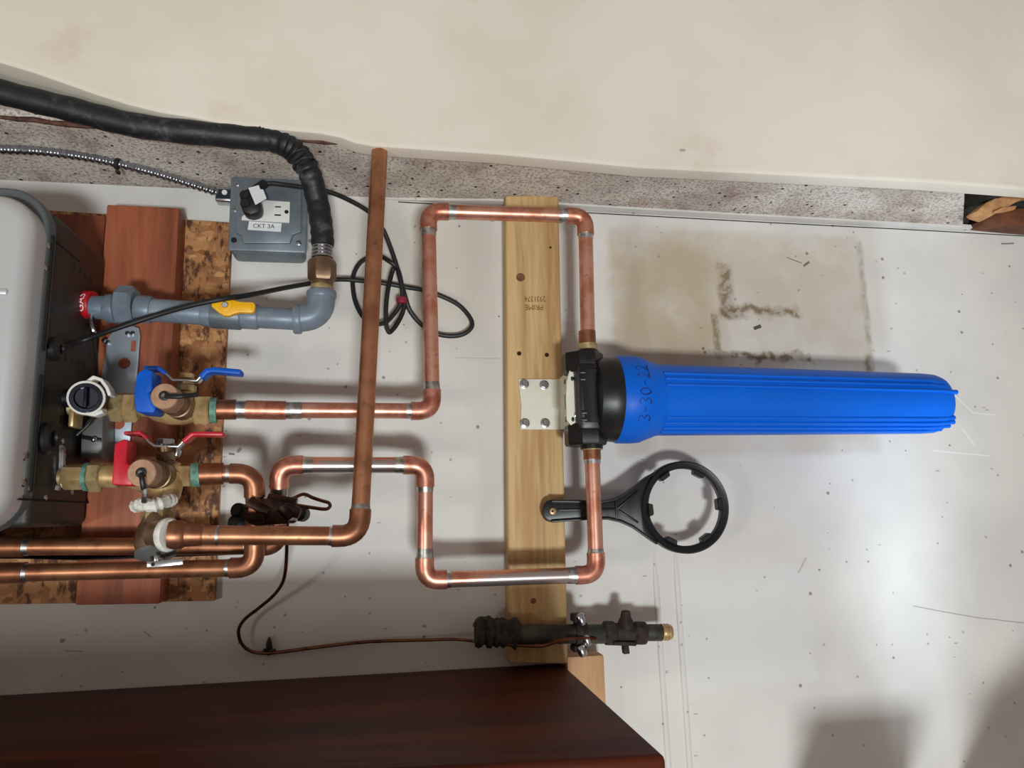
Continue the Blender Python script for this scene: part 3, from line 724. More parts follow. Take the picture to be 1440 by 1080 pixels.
bm = B(); tube(bm, [P(270, 668, .158), P(281, 667, .157)], .0152, 20); obj('seal_ring', bm, VERD, rv, 'green corroded seal ring')
bm = B(); prism(bm, [(160, 624), (173, 617), (180, 619), (177, 652), (188, 654), (186, 683), (156, 682)], .18, .215, .0035); obj('main_handle', bm, REDV, rv, 'thick red vinyl handle')
bm = B(); tube(bm, [P(236, 655, .165), P(233, 627, .17)], .0095, 16); obj('drain_stem', bm, BRASSN, rv)
bm = B(); hexnut(bm, P(235, 646, .166), P(234, 633, .17), .0122); obj('gland_nut', bm, BRASSN, rv)
bm = B(); hexnut(bm, P(233, 626, .17), P(233, 617, .17), .0105); obj('lever_nut', bm, STEEL, rv)
lv = strap_lever(rv, [(176, 609), (196, 608), (203, 614), (209, 622), (217, 627), (250, 627.5), (258, 619), (268, 610), (277, 609.5), (312, 610)], 3.2,
            ([(173, 609), (197, 608), (206, 617)], 5.5), ([(256, 621.5), (269, 610), (278, 609.5), (314, 610)], 6.5), REDV, .160, .178)
bm = B(); strip(bm, [(249, 628), (249, 634), (246.5, 641)], 2.6, .160, .178, .0004); obj('lever_stop', bm, STEEL, lv)
chain_cap(rv, (199, 665), .245, (230, 669), .17, .0158, [(199.5, 672, .253), (201, 682, .252), (203, 690, .248)])
bm = B(); tube(bm, curve([P(203, 687, .249), P(204, 696, .247), P(203, 706, .243)], 4), .0034, 8); obj('strap_tip', bm, STEEL, rv)
bm = B(); p = curve([P(190, 712, .19), P(200, 709, .205), P(215, 711, .212), P(230, 706, .205), P(242, 703, .19)], 5)
tube(bm, p, [.0062+.0026*math.sin(i*1.3)**2 for i in range(len(p))], 9); obj('thread_tape', bm, TAPE, rv, 'torn white thread tape')

tv = thing('relief_valve', 'bulky brass relief valve with grey lever under the red valve', 'valve', P(220, 755, .2))
ta = P(221, 718, .19); tb = P(219, 778, .21); d = tb-ta; L = d.length
bm = B(); lathe(bm, ta, d, [(-.008, .0135), (L*.05, .0135), (L*.3, .0175), (L*.34, .0195), (L*.55, .0225), (L*.8, .0235), (L*.9, .0215), (L, .0205), (L*1.02, .014)], 28); obj('body', bm, BRASSN, tv)
bm = B(); hexnut(bm, P(221.5, 721, .19), P(221, 737, .195), .0185, .5); obj('hex_nut', bm, BRASSD, tv)
bm = B(); p0, p1 = P(219, 752, .215), P(240, 752, .226); d2 = p1-p0; lathe(bm, p0, d2, [(0, .018), (d2.length, .0172)], 24); obj('outlet', bm, BRASSN, tv)
bm = B(); lathe(bm, P(234, 752, .226), d2, [(0, .0192), (.0035, .0196), (.007, .0175)], 28); obj('thread_tape', bm, TAPE, tv, 'white thread tape ring')
bm = B(); lathe(bm, tb, d, [(-.002, .0225), (.002, .0225), (.008, .008), (.010, .004)], 26); obj('spring_cap', bm, GREYM, tv)
bm = B(); strip(bm, [(206, 794), (216, 794), (257, 789.5)], 9, .235, .238, .0008); lev = obj('lever', bm, STEEL, tv, 'flat silver test lever')
bm = B(); lathe(bm, P(215, 793.5, .238), (0, -1, 0), [(0, .0022), (.0006, .002)], 10); obj('lever_hole', bm, DARK, lev)
bm = B(); strip(bm, [(219, 781), (220, 792)], 6, .215, .236, .0006); obj('lever_link', bm, STEEL, lev)

# ---- saddle valve and thin tube
sv = thing('saddle_valve', 'black dirty saddle valve clamped across two copper pipes', 'valve', P(385, 718, .15))
bm = B(); prism(bm, [(338, 728), (340, 716), (352, 708), (372, 700), (392, 705), (408, 708), (424, 714), (420, 728), (408, 736), (380, 738), (356, 740)], .125, .168, .004); obj('clamp_body', bm, DARKCOP, sv)
bm = B(); prism(bm, [(346, 729), (350, 722), (368, 720), (374, 726), (370, 736), (348, 737)], .165, .178, .003); obj('packing_nut', bm, DARKCOP, sv)
for (x, y, o, r) in ((335, 718, .14, .0098), (332, 735, .14, .0105), (421, 722, .14, .0100)):
    bm = B(); a = P(x, y, o); lathe(bm, a, (-.3, -1, .1), [(-.016, r*.8), (-.012, r), (.002, r), (.006, r*.6)], 14); obj('clamp_nut', bm, BLK, sv)
bm = B(); ball(bm, P(411, 731, .165), .0058, (1.1, 1, .8)); obj('clamp_screw', bm, STEEL, sv)
for (a, b, r, m) in (((349, 707, .165), (378, 722, .165), .0085, DARKCOP), ((352, 716, .160), (366, 716, .160), .0125, OLDFIT), ((376, 705, .15), (416, 712, .15), .0105, DARKCOP), ((388, 736, .15), (400, 735, .15), .008, OLDFIT), ((396, 712, .165), (408, 728, .165), .0072, DARKCOP)):
    bm = B(); tube(bm, [P(*a), P(*b)], r, 16); obj('clamp_arm', bm, m, sv)
tt = thing('thin_copper_tube', 'thin copper tube looping from the saddle valve down to the shelf', 'tube', P(380, 850, .05))
bm = B(); pts = [P(412, 701, .12), P(427, 695, .11), P(440, 700, .11), P(452, 704, .11), P(462, 707, .112), P(464, 712, .115), P(458, 716, .12), P(440, 714, .13), P(420, 711, .145), P(404, 709, .152), P(398, 712, .15)]
tube(bm, curve(pts, 6), .0024, 8); obj('coil', bm, THINCOP, tt)
bm = B(); pts = [P(404, 712, .150), P(404, 735, .14), P(403.5, 755, .125), P(403, 780, .10), P(401, 805, .085), P(396, 822, .07), P(384, 838, .055), P(364, 855, .04), P(345, 870, .03), P(336, 884, .025), P(337, 899, .020), P(345, 911, .014), P(357, 917, .010), P(372, 918.5, .009), P(395, 917, .009), P(440, 911, .010), P(500, 904, .012), P(540, 901.5, .014), P(600, 900, .02), P(640, 899, .03), P(670, 902, .045), P(700, 905, .062), P(740, 908, .072), P(765, 908, .080), P(790, 900, .082), P(815, 897, .078), P(838, 898, .072)]
tube(bm, curve(pts, 7), .0024, 8); obj('tube', bm, THINCOP, tt)
bm = B(); prism(bm, [(374, 915), (374, 905), (377.5, 896), (381, 905), (382, 915)], .0005, .012, .001); strip(bm, [(370, 914), (378, 921), (386, 914)], 3, .0005, .010)
tag(obj('pipe_hook', bm, RUST), 'small rusty nail hook holding the thin tube on the wall', 'hook')

# ---- gas pipe
gp = thing('gas_pipe', 'grey painted gas pipe with a yellow handle valve and elbow', 'pipe', P(330, 440, .12))
def gseg(name, x0, y0, x1, y1, r, m=GALV, o0=.12, o1=.12, label=None, hexs=0, par=None):
    bm = B(); a, b = P(x0, y0, o0), P(x1, y1, o1)
    if hexs: hexnut(bm, a, b, r, .35, .14, hexs)
    else: lathe(bm, a, b-a, [(0, r*.96), (.0015, r), ((b-a).length-.0015, r), ((b-a).length, r*.96)], 24)
    return obj(name, bm, m, par or gp, label)
gseg('inlet_flange', 105, 434, 112, 434, .0175, STEEL, .11, .112)
gseg('nipple', 104, 431, 152, 433, .0158, GALV, .11, .115)
lt = gseg('gas_tag', 116, 428, 132, 429, .0188, simple('red_tag', (206, 22, 34), .45, sc=30, var=.1), .112, .114, 'red warning band with white letters')
# letters wrapped around the red band
def wrap_text(bm, s, size, c, axis, r, turn, mid, sx=1.0, flip=1):
    "text that runs round a cylinder: c on the axis, mid = angle at the middle, 0 faces the room"
    ax = Vector(axis).normalized(); out = Vector((0, -1, 0)); out = (out-ax*out.dot(ax)).normalized(); sd = ax.cross(out)*flip
    vs, fs = text_geo(s, size); vv = []
    for v in vs:
        t = mid + v.x*sx/r; vv.append(bm.verts.new(c + (out*math.cos(t) + sd*math.sin(t))*r + ax*v.y*turn))
    for f in fs:
        try: bm.faces.new([vv[i] for i in f])
        except ValueError: pass
bm = B(); wrap_text(bm, 'GAS', .0135, P(124, 428.5, .113), P(132, 429, .114)-P(116, 428, .112), .0191, -1, -.1, 1.05, -1); obj('tag_lettering', bm, INKW, lt, smooth=0)
gseg('union_body', 150, 434, 168, 434, .0195, GALV, .116, .117)
gseg('union_nut', 165, 430, 192, 431, .0275, GALV, .117, .118, hexs=8)
gseg('union_end', 192, 434, 214, 436, .0185, GALV, .119, .119)
gseg('pipe', 213, 436, 302, 442, .0158)
gseg('valve_collar', 284, 441, 304, 442.5, .0172, GALV)
gseg('valve_body', 298, 442, 340, 445, .0190, BOXGREY)
gseg('valve_body', 336, 444, 364, 446, .0175, GALV)
gseg('pipe', 360, 446, 414, 449, .0150)
gseg('elbow_collar', 413, 449, 424, 449, .0205)
bm = B(); p = arc(P(400, 449, .12), P(452, 446, .12), P(452, 405, .12), .034, .026); tube(bm, p, .0188, 22); obj('elbow', bm, GALV, gp)
gseg('elbow_collar', 452, 420, 452, 410, .0205)
gseg('swivel', 452, 412, 453, 402, .0158, BRASSD)
bm = B(); yp = [(297, 425), (300, 421), (306, 420), (312, 416.5), (318, 416), (324, 418), (330, 422), (338, 424), (356, 424.5), (359, 428), (358, 437), (354, 440), (337, 439), (329, 441), (322, 444), (315, 444), (308, 440), (301, 434), (297, 431)]
prism(bm, yp, .142, .152, .002); yh = obj('valve_handle', bm, YEL, gp, 'yellow plastic valve handle')
bm = B(); lathe(bm, P(316, 429, .1515), (0, -1, 0), [(0, .0095), (.002, .0095), (.0025, .008)], 22); obj('handle_boss', bm, YEL, yh)
bm = B(); hexnut(bm, P(316, 428.5, .153), P(316, 428.5, .157), .0042); obj('handle_screw', bm, GREYM, yh)
bm = B(); prism(bm, [(330, 428), (354, 428), (354, 436), (332, 435)], .1515, .1535, .001); obj('handle_rib', bm, YEL, yh)
bm = B(); tube(bm, [P(318, 440, .12), P(316, 431, .143)], .007, 14); obj('valve_stem', bm, BRASSD, gp)
# flexible gas line
fg = thing('gas_hose', 'black sleeved flexible gas hose curving down to the grey elbow', 'hose', P(440, 250, .12))
bm = B(); hp = curve([P(-130, 80, .18), P(-60, 108, .18), P(0, 129, .18), P(100, 154, .178), P(200, 178, .176), P(330, 192, .172), P(385, 198, .164), P(414, 212, .152), P(434, 240, .138), P(446, 282, .12), P(452, 318, .12), P(454, 346, .12)], 10)
tube(bm, hp, [.0160 + .0005*math.sin(i*1.3) + (.0014*math.sin(i*2.1) if 58 < i < 84 else 0) for i in range(len(hp))], 18); sl_ = obj('sleeve', bm, HOSE, fg)
for (x0, y0, x1, y1) in ((363, 192, 365, 193), (370, 193, 372, 193.5), (396, 201, 398, 202), (404, 205, 406, 206.5), (411, 210, 413, 212), (419, 219, 420, 221), (427, 230, 428, 232)):
    bm = B(); a, b = P(x0, y0, .166-(x0-363)*.0003), P(x1, y1, .166-(x0-363)*.0003); tube(bm, [a, b], .0170, 20); obj('ridge', bm, HOSE, sl_)
bm = B(); a, b = P(453.5, 340, .12), P(453, 369, .12); d = b-a; L = d.length; pr = []
for i in range(25): pr.append((L*i/24, .0150 if (i//2) % 2 else .0118))
lathe(bm, a, d, pr, 24); obj('corrugated_end', bm, STEEL, fg, 'bare corrugated steel end')
gseg('flare_nut', 453, 365, 453, 396, .0200, BRASSN, hexs=6, par=fg)
gseg('nut_collar', 453, 395, 453, 404, .0150, BRASSN, par=fg)

# ---- electrical box, armoured cable, cord
jb = thing('outlet_box', 'grey metal outlet box with white outlet and label', 'outlet box', P(378, 305, 0))
bm = B(); boxpx(bm, 325, 254, 428, 357, .0005, .046, .008, 3); obj('box', bm, BOXGREY, jb)
bm = B(); boxpx(bm, 322, 250, 432, 354, .045, .052, .005, 2); cv = obj('cover', bm, BOXGREY, jb)
bm = B(); prism(bm, [(336, 262), (420, 262), (424, 266), (424, 326), (412, 330), (408, 342), (342, 342), (338, 330), (331, 327), (331, 267)], .051, .0565, .002); obj('raised_panel', bm, BOXGREY, cv)
for (x, y, m) in ((334, 259, STEEL), (329, 338, DARK), (420, 342, STEEL), (331, 295, STEEL), (416, 300, STEEL), (422, 258, STEEL)):
    bm = B(); lathe(bm, P(x, y, .0515), (0, -1, 0), [(0, .0042), (.0018, .004), (.0026, .002)], 14); obj('cover_screw', bm, m, cv)
bm = B(); prism(bm, [(340, 304), (371, 281), (408, 283.5), (407, 313), (339, 309)], .056, .0605, .0012); ou = obj('outlet', bm, WHITE, jb, 'white double outlet')
for (x0, y0, x1, y1) in ((387, 290, 395, 291.6), (386, 301.5, 395, 303.2), (371, 287, 372.2, 303), (374, 287, 375, 303)):
    bm = B(); boxpx(bm, x0, y0, x1, y1, .060, .0611); obj('outlet_slot', bm, DARK if x0 > 380 else LABELM, ou)
bm = B(); lathe(bm, P(403, 298, .0603), (0, -1, 0), [(0, .0032), (.0006, .003)], 12); obj('ground_hole', bm, DARK, ou)
bm = B(); prism(bm, [(350, 311), (396, 314), (395, 326), (348, 323)], .056, .0572, .0003, 1); lb = obj('label', bm, LABELM, jb, 'white printed label reading CKT 3A')
bm = B(); xa = dirs((350, 318), (396, 319.6), .0575); ya = Vector((-xa.z, 0, xa.x)); text_on(bm, 'CKT 3A', .0092, P(371, 318.2, .0576), xa, ya, 1.0); obj('label_lettering', bm, INK, lb, smooth=0)
cn = thing('armoured_cable', 'silver spiral armoured cable entering the outlet box from the left', 'cable', P(160, 235, .05))
ac = curve([P(-130, 205, .11), P(-40, 208, .105), P(0, 210, .102), P(60, 213, .096), P(120, 221, .084), P(165, 230, .072), P(220, 244, .058), P(265, 258, .044), P(306, 271, .030)], 40)
tot = 0; rr = []
for i, q in enumerate(ac):
    if i: tot += (q-ac[i-1]).length
    rr.append(.0058 + .0010*math.sin(tot*2*PI/.0085))
bm = B(); tube(bm, ac, rr, 12); obj('armour', bm, simple('armour_steel', (176, 182, 192), .3, 1.0, sc=50), cn)
bm = B(); boxpx(bm, 302, 263, 327, 282, .012, .034, .003); cnn = obj('connector', bm, STEEL, cn); bm = B(); lathe(bm, P(316, 271, .034), (0, -1, 0), [(0, .0042), (.002, .004)], 12); obj('connector_screw', bm, LABELM, cnn)
bm = B(); boxpx(bm, 304, 266, 324, 279, .033, .0345); obj('connector_slot', bm, simple('dark_steel', (56, 66, 76), .4, .6), cnn)
bm = B(); a, b = P(163, 229.5, .072), P(168, 231, .072); tube(bm, [a, b], .0082, 14); strip(bm, [(164, 222), (169, 224)], 4, .064, .074); strip(bm, [(162, 239), (166, 240)], 4, .064, .074)
tag(obj('cable_clip', bm, RUST), 'small black clip around the spiral armoured cable', 'clip')
pc_ = thing('power_cord', 'black power cord coiled and tied behind the brown pipe', 'cord', P(550, 400, .03))
bm = B(); prism(bm, [(336, 276), (340, 266), (352, 262), (362, 270), (367, 288), (366, 298), (352, 302), (341, 298), (338, 288)], .058, .086, .006); pg = obj('plug', bm, BLK, pc_)
bm = B(); tube(bm, [P(352, 272, .08), P(372, 258, .07)], .0068, 12); obj('strain_relief', bm, BLK, pg)
for (x, y) in ((344, 274), (345, 286)):
    bm = B(); lathe(bm, P(x, y, .0855), (0, -1, 0), [(0, .0075), (.0025, .006)], 14); obj('plug_rib', bm, BLK, pg)
bm = B(); prism(bm, [(349, 264), (364, 260), (366, 266), (370, 266), (375, 279), (359, 288)], .088, .0895, .0004, 1); obj('tag', bm, LABELM, pc_, 'white paper tag on the plug')
CP = [(360, 262, .068), (380, 258, .07), (400, 260, .072), (430, 264, .08), (460, 269, .075), (490, 281, .06), (520, 299, .045), (538, 322, .04), (548, 345, .036), (556, 368, .034), (563, 392, .030),
      (567, 412, .028), (569, 425, .028), (566, 440, .028), (558, 456, .03), (550, 466, .034), (546, 466, .036), (543, 455, .038), (543, 430, .038), (546, 405, .038), (552, 381, .034), (556, 374, .040), (548, 368, .042),
      (536, 361, .032), (522, 361, .026), (507, 369, .022), (498, 384, .020), (496, 400, .020), (500, 425, .022), (511, 446, .026), (525, 455, .028), (541, 454, .030), (553, 443, .030), (563, 428, .032), (566, 415, .036),
      (564, 395, .038), (560, 380, .036), (562, 390, .034), (570, 418, .032), (576, 436, .026), (588, 452, .02), (602, 463, .016), (620, 471, .014), (640, 472.5, .014), (655, 468, .014), (664, 458, .014), (660, 445, .014),
      (645, 429, .014), (622, 417, .014), (595, 408, .015), (572, 404, .020), (545, 399, .022), (510, 395, .026), (475, 393, .034), (440, 398, .05), (400, 405, .085), (350, 415, .135), (315, 420, .160), (270, 429, .160), (220, 443, .150), (160, 463, .145), (110, 481, .14)]
bm = B(); tube(bm, curve([P(*p) for p in CP] + [GQ + Vector((.004, 0, 0))], 7), .0036, 10); obj('cord', bm, BLK, pc_)
bm = B(); a, b = P(565, 419, .033), P(565, 427, .033); tube(bm, [a, a.lerp(b, .5), b], [.0082, .0088, .0082], 12); obj('cord_tie', bm, simple('red_tie', (150, 30, 62), .5), pc_, 'red twist tie')

# ---- water filter
AX = .105
A0, A1 = P(866, 561.5, AX), P(1322, 568, AX); fax = (A1-A0).normalized(); FL = (A1-A0).length
sdz = Vector((0, 0, 1)); sdz = (sdz-fax*fax.z).normalized(); out = fax.cross(sdz); out = out if out.y < 0 else -out
flt = thing('water_filter', 'long blue water filter housing with black head on a cream bracket', 'water filter', P(830, 560, .1))
prof = [(-.012, .0600), (0, .0655), (.020, .0655), (.033, .0645), (.036, .0630), (.058, .0545), (.064, .0535), (FL*.5, .0512), (FL*.93, .0482), (FL*.965, .0470), (FL*.982, .0440), (FL*.992, .0385), (FL*.997, .030), (FL*.9985, .0)]
bm = B(); lathe(bm, A0, fax, prof, 56); bowl = obj('bowl', bm, BLUEF, flt)
def cyl(s, ang, r): return A0 + fax*s + (out*math.cos(ang) + sdz*math.sin(ang))*r
def rib(ang, s0, s1, r0, r1, w=.0022, flare=True):
    bm = B(); n = 14; pts, rs = [], []
    for i in range(n+1):
        t = i/n; s = s0+(s1-s0)*t; r = r0+(r1-r0)*t
        pts.append(cyl(s, ang, r)); rs.append(w)
    pts[-1] = cyl(s1, ang, r1-.004); rs[-1] = w*1.5
    tube(bm, pts, rs, 8); obj('rib', bm, BLUEF, bowl)
for base in (32, 124, 216, 308):
    b0 = base
    for k, da in enumerate((-11, 0, 11)):
        ang = math.radians(base+da-6)
        rib(ang, .060, FL*(.968 + (.022 if k == (0 if base in (32,) else 2) else 0)), .0535, .0490, .0026)
for base in (26, -38):
    for da in (-11, 0, 11): pass
# longitudinal ribs below (towards the shelf)
for da in (-48, -37, -58):
    rib(math.radians(da), .060, FL*.985, .0532, .0488, .0024)
hand = thing
bm = B()
def on_collar(s, size, s_mid, mid, r):
    vs, fs = text_geo(s, size); vv = [bm.verts.new(cyl(s_mid - v.y, mid + v.x/r, r)) for v in vs]
    for f in fs:
        try: bm.faces.new([vv[i] for i in f])
        except ValueError: pass
# handwritten date around the collar, pen strokes laid on the surface
GL = {'3': [[(0, 1), (.35, 1.05), (.6, .8), (.3, .55), (.6, .3), (.35, 0), (0, .05)]], '-': [[(.05, .5), (.5, .52)]],
      '0': [[(.3, 1), (.05, .75), (.05, .3), (.3, 0), (.58, .3), (.58, .75), (.3, 1), (.2, .9)]], '2': [[(0, .8), (.25, 1.05), (.55, .8), (.35, .4), (0, 0), (.3, .05), (.62, 0)]]}
xx = -.045; st_l = []
for ch in '3-30-22':
    for s in GL[ch]:
        cps = [Vector((x*.015+xx, y*.016-.008, 0)) for x, y in s]
        st_l.append(curve(cps, 5) if len(cps) > 2 else cps)
    xx += .0135 if ch != '-' else .0115
for s in st_l:
    tube(bm, [cyl(.024 - v.y, v.x/.0652 + .05, .0651) for v in s], .0008, 5)
obj('handwriting', bm, MARKER, bowl, 'handwritten date in dark marker')
bm = B(); n = 10; g = []
for i in range(n+1):
    s = .155 + .095*i/n; g.append([bm.verts.new(cyl(s, math.radians(82+k*9), .0528-.0016*s/FL*2)) for k in range(5)])
for a, b in zip(g, g[1:]):
    for k in range(4): bm.faces.new((a[k], a[k+1], b[k+1], b[k]))
obj('label_strip', bm, LABELM, bowl, 'edge of a pale label')
# head
bm = B(); lathe(bm, A0, fax, [(-.040, .050), (-.036, .0580), (-.020, .0625), (-.004, .0635), (.0015, .0615)], 56); ring = obj('head', bm, BLKP, flt, 'black plastic filter head')
for k in range(40):
    a_ = 2*PI*k/40
    if k % 2 == 0:
        pass
hc = A0 - fax*.040
bm = B(); yz = -hc.y
a = P(806, 493, AX+.03); b = P(858, 627, AX+.03)
b2 = B(); bmesh.ops.create_cube(b2, size=1)
X0 = P(805, 560, .14).x; X1 = P(857, 560, .14).x; Z0 = P(830, 624, .135).z; Z1 = P(826, 492, .135).z
box(bm, (X0+.010, -.140, Z0+.02), (X1, -.062, Z1-.02), .006, 2); b2.free()
obj('head_block', bm, BLKP, ring)
for z0, z1 in ((Z1-.030, Z1), (Z0, Z0+.030)):
    bm = B(); zc = (z0+z1)/2
    lathe(bm, Vector(((X0+X1)/2-.001, -AX, z0)), (0, 0, 1), [(0, .0290), (.003, .0310), (z1-z0-.003, .0310), (z1-z0, .0290)], 8, PI/8); obj('port', bm, BLKP, ring)
for zz in (Z1-.034, Z1-.044, Z0+.034, Z0+.044):
    bm = B(); box(bm, (X0+.012, -.1425, zz-.0022), (X1+.004, -.08, zz+.0022), .001); obj('head_rib', bm, BLKP, ring)
bm = B(); lathe(bm, Vector(((X0+X1)/2+.004, -.122, Z0+.03)), (0, 0, 1), [(0, .0235), (Z1-Z0-.06, .0235)], 24); obj('head_barrel', bm, BLKP, ring)
bm = B(); lathe(bm, Vector(((P(826, 490, AX)).x, -AX, Z1-.002)), (0, 0, 1), [(0, .0165), (.006, .0165), (.008, .0145)], 20); obj('port_collar', bm, BLKP, ring)
bm = B(); lathe(bm, Vector(((P(832, 628, AX)).x, -AX, Z0-.005)), (0, 0, 1), [(0, .0165), (.007, .0165)], 20); obj('port_collar', bm, BLKP, ring)
# bracket: plate on the board, bent out beside it, and the arm holding the head
bm = B(); prism(bm, [(729, 533), (787, 533), (790, 534), (791, 604), (732, 604), (733, 570)], .0383, .0415, .0008)
bkt = obj('bracket', bm, CREAM, flt, 'cream painted metal bracket')
xb = P(789, 570, .0415).x; zt_ = P(790, 533, .0415).z; zb_ = P(791, 604, .0415).z
bm = B(); ymid = -.098
def plate(bm, pts, t=.003):
    b2 = B(); f = [b2.verts.new(p) for p in pts]; nrm = (pts[1]-pts[0]).cross(pts[2]-pts[0]).normalized()*t
    k = [b2.verts.new(p+nrm) for p in pts]; n = len(f)
    b2.faces.new(f); b2.faces.new(k[::-1])
    for i in range(n): b2.faces.new((f[i], k[i], k[(i+1) % n], f[(i+1) % n]))
    bmesh.ops.recalc_face_normals(b2, faces=b2.faces); merge(bm, b2)
zs = [zt_, zt_*.5+zb_*.5, zb_]
plate(bm, [Vector((xb-.002, -.0395, zt_)), Vector((xb+.001, -.120, zt_+.004)), Vector((xb+.001, -.120, zb_-.002)), Vector((xb-.002, -.0395, zb_))], .003)
obj('bracket_flange', bm, CREAM, bkt)
bm = B(); zm = (zt_+zb_)/2; xh = X0+.014
prism(bm, [(801, 521), (814, 515), (815, 538), (811, 549), (811, 562), (815, 566), (816, 590), (803, 598), (797, 590), (796, 560), (797, 536)], .117, .121, .0006); obj('bracket_arm', bm, CREAM, bkt)
for (x, y) in ((794.5, 537), (795.5, 590)):
    bm = B(); lathe(bm, Vector((xb+.0002-.0035, -.085, P(x, y, .085).z)), (-1, 0, 0), [(0, .0042), (.0006, .0042)], 14); obj('bracket_hole', bm, simple('slot_shade', (120, 112, 96), .7), bkt)
bm = B(); q = P(795, 565, .085); box(bm, (xb-.0042, -.088, q.z-.011), (xb-.0028, -.082, q.z+.011), .0006, 1); obj('bracket_slot', bm, GREYM, bkt)
for (x, y) in ((809, 525), (810.5, 583)):
    bm = B(); lathe(bm, P(x, y, .121), (0, -1, 0), [(0, .0040), (.002, .0038), (.0025, .0024)], 14); obj('bracket_screw', bm, STEEL, bkt)
for (x, y) in ((804, 533), (805, 590)):
    bm = B(); ball(bm, P(x, y, .118), .0045, (1, .8, 1.5)); obj('head_bolt', bm, BLK, bkt)
for (x, y) in ((737, 540), (765, 541.5), (738, 595), (766.5, 595)):
    q = P(x, y, .0415)
    bm = B(); lathe(bm, q, (0, -1, 0), [(0, .0074), (.0018, .0074), (.0022, .0062)], 20); w = obj('washer_screw', bm, STEEL, bkt)
    bm = B(); hexnut(bm, q+Vector((0, -.0018, 0)), q+Vector((0, -.0066, 0)), .0048, random.random()); obj('screw_head', bm, STEEL, w)
# ---- filter wrench
wr = thing('filter_wrench', 'black plastic ring wrench screwed to the pine board', 'wrench', P(777, 719, .05))
WO0, WO1 = .046, .062
def ring_pts(r, a0=0, a1=360, n=64): return [(962 + r*math.cos(math.radians(a0+(a1-a0)*i/n)), 713 + r*math.sin(math.radians(a0+(a1-a0)*i/n))) for i in range(n+1)]
bm = B(); c = P(962, 713, .054); ro = 64*mpp(962, 713, .054); ri = 53.5*mpp(962, 713, .054)
v4 = []
for i in range(72):
    t = 2*PI*i/72; e = Vector((math.cos(t), 0, math.sin(t)))
    v4.append([bm.verts.new(c + e*r + Vector((0, dy, 0))) for r, dy in ((ri, .004), (ri, -.004), (ri+.002, -.006), (ro-.002, -.009), (ro, -.007), (ro, .008), (ro-.002, .010), (ri+.001, .007))])
for i in range(72):
    a, b = v4[i], v4[(i+1) % 72]
    for k in range(8): bm.faces.new((a[k], a[(k+1) % 8], b[(k+1) % 8], b[k]))
obj('ring', bm, BLKP, wr)
for k in range(6):
    t = math.radians(2 + 60*k + 1); bm = B()
    for i in range(5):
        pass
    pts = []
    for rr_, dt in ((ri+.002, -.17), (ri-.006, -.15), (ri-.006, .15), (ri+.002, .17)): pts.append((rr_, t+dt))
    b2 = B(); f = [b2.verts.new(c + Vector((math.cos(q), 0, math.sin(q)))*r + Vector((0, -.008, 0))) for r, q in pts]; kk = [b2.verts.new(v.co + Vector((0, .014, 0))) for v in f]
    b2.faces.new(f); b2.faces.new(kk[::-1])
    for i in range(4): b2.faces.new((f[i], kk[i], kk[(i+1) % 4], f[(i+1) % 4]))
    bmesh.ops.recalc_face_normals(b2, faces=b2.faces); bevel_all(b2, .0012, 1); merge(bm, b2); obj('lug', bm, BLKP, wr)
bm = B()
hpoly = [(763, 719), (765, 709), (771, 703), (780, 702), (845, 703), (862, 700), (880, 692), (896, 680), (908, 671), (921, 664), (926, 670), (914, 685), (907, 703), (906, 722), (912, 741), (924, 757), (926, 766), (914, 759), (902, 750), (890, 742), (874, 735), (856, 731), (830, 731), (780, 735), (770, 733), (764, 727)]
prism(bm, hpoly, .048, .060, .003); hn = obj('handle', bm, BLKP, wr)
bm = B(); strip(bm, [(776, 704.5), (845, 705.5), (864, 702.5), (882, 693.5), (898, 681.5), (910, 672), (921, 665.5)], 3.5, .058, .0645, .0008); obj('handle_rim', bm, BLKP, hn)
bm = B(); strip(bm, [(776, 733), (830, 729.5), (856, 729), (875, 733.5), (892, 741.5), (912, 756), (925, 764.5)], 3.5, .058, .0645, .0008); obj('handle_rim', bm, BLKP, hn)
for ln in ([(866, 702), (868, 730)], [(868, 716), (898, 690)], [(868, 716), (898, 735)], [(785, 717), (866, 716)]):
    bm = B(); strip(bm, ln, 2.5, .058, .0635, .0006); obj('handle_web', bm, BLKP, hn)
bm = B(); lathe(bm, P(777, 719, .060), (0, -1, 0), [(-.012, .0036), (.0005, .0036), (.0015, .0048), (.003, .0048), (.0036, .003)], 16); sc2 = obj('mounting_screw', bm, BRASS, wr, 'brass screw')
bm = B(); lathe(bm, P(777, 719, .0636), (0, -1, 0), [(0, .0018), (.0004, .0016)], 8); obj('screw_recess', bm, DARK, sc2)

# ---- old supply pipe with the lint wrap above the shelf
OP = .058
opz = thing('supply_pipe', 'dark old pipe with a hose valve and brass end above the shelf', 'pipe', P(800, 892, OP))
def os(name, x0, y0, x1, y1, r, m, o0=OP, o1=OP, label=None, hexs=0, seg=20):
    bm = B(); a, b = P(x0, y0, o0), P(x1, y1, o1)
    if hexs: hexnut(bm, a, b, r, .2, .15, hexs)
    else: lathe(bm, a, b-a, [(0, r*.9), (.002, r), ((b-a).length-.002, r), ((b-a).length, r*.9)], seg)
    return obj(name, bm, m, opz, label)
os('pipe', 672, 892, 858, 891.5, .0138, GREENPIPE)
bm = B(); a, b = P(669, 889, OP), P(729, 890, OP); d = b-a; p = [a + d*i/14 for i in range(15)]
tube(bm, p, [.0195+random.uniform(-.003, .0035) for _ in p], 16)
for v in bm.verts: v.co += Vector((random.uniform(-1, 1), random.uniform(-1, 1), random.uniform(-1, 1)))*.0018
obj('lint_wrap', bm, LINT, opz, 'crumbling grey mossy wrap', smooth=60)
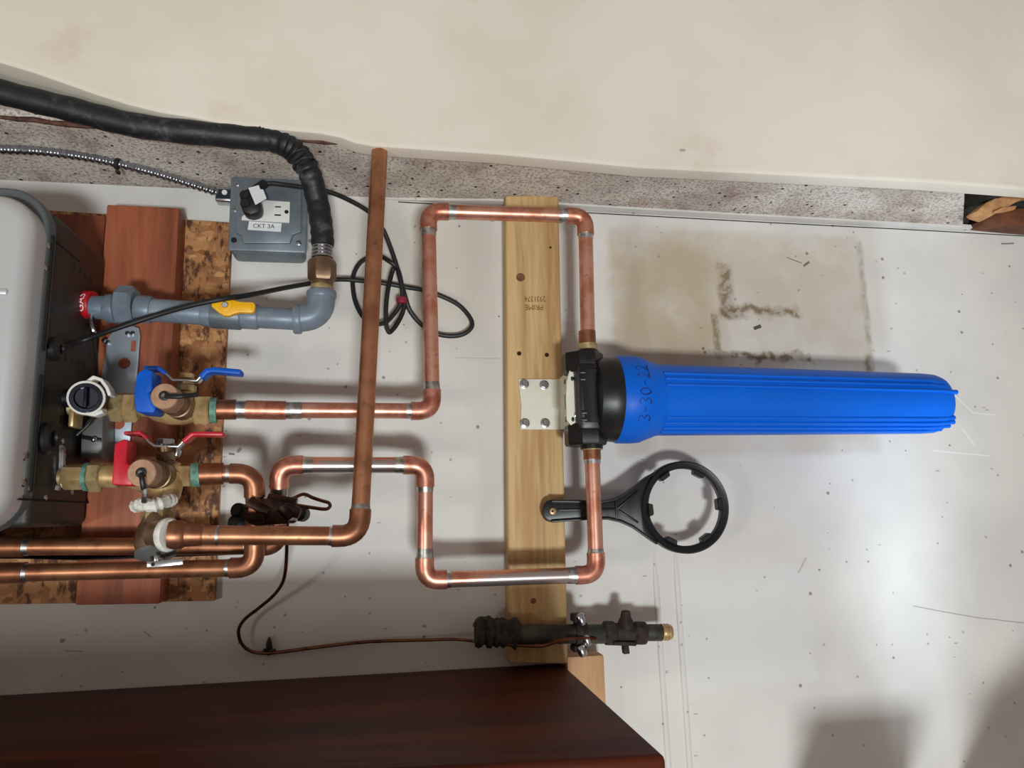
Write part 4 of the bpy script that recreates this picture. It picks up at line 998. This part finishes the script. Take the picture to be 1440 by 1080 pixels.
for (x, y, r_) in ((678, 872, .008), (690, 873, .006), (672, 878, .006)):
    bm = B(); ball(bm, P(x, y, OP), r_, (1.4, 1, .6), 8, 6)
    for v in bm.verts: v.co += Vector((random.uniform(-1, 1), random.uniform(-1, 1), random.uniform(-1, 1)))*.0012
    obj('moss', bm, simple('moss', (88, 84, 52), .95, c2=(54, 54, 34)), opz, 'olive moss tuft')
os('nut', 848, 890, 866, 890.5, .0172, RUST, hexs=6)
os('body', 864, 890, 896, 890, .0142, RUST)
bm = B(); lathe(bm, P(880, 896, OP), dirs((880, 896), (880, 858), OP), [(0, .0125), (.012, .013), (.022, .0115), (.028, .008), (.036, .007), (.038, .0045)], 16); obj('bonnet', bm, RUST, opz)
os('nut', 890, 890, 908, 890.5, .0172, RUST, hexs=8)
bm = B(); strip(bm, [(864, 905), (896, 906)], 6, OP-.008, OP+.016, .002); strip(bm, [(880, 904), (882, 920)], 8, OP-.003, OP+.008, .001); obj('stem', bm, RUST, opz)
os('stub', 906, 889.5, 931, 889.5, .0122, GREENPIPE)
e_ = os('brass_end', 928, 889, 944, 889, .0112, BRASS, label='worn brass thread end')
for k in range(3):
    bm = B(); a, b = P(930+k*4, 889, OP), P(931.6+k*4, 889, OP); tube(bm, [a, b], .0121, 20); obj('thread', bm, BRASS, e_)
gc = thing('ground_clamp', 'dark clamp with bright screws around the old supply pipe', 'clamp', P(817, 892, OP))
bm = B(); a, b = P(808, 892, OP), P(824, 892, OP); tube(bm, [a, b], .0178, 20); obj('band', bm, RUST, gc)
for (x0, y0, x1, y1) in ((807, 876, 824, 864), (807, 918, 826, 908)):
    bm = B(); boxpx(bm, x0, y1, x1, y0, OP-.012, OP+.014, .003); obj('jaw', bm, RUST, gc)
for (x, y) in ((817, 871), (825, 900), (818, 915)):
    bm = B(); q = P(x, y, OP+.013); dv = (dirs((x, y), (x+5, y+12), OP+.013)); lathe(bm, q-dv*.008, dv, [(0, .0052), (.002, .0066), (.013, .0066), (.016, .005)], 14); obj('clamp_screw', bm, STEEL, gc, 'bright chrome screw head')
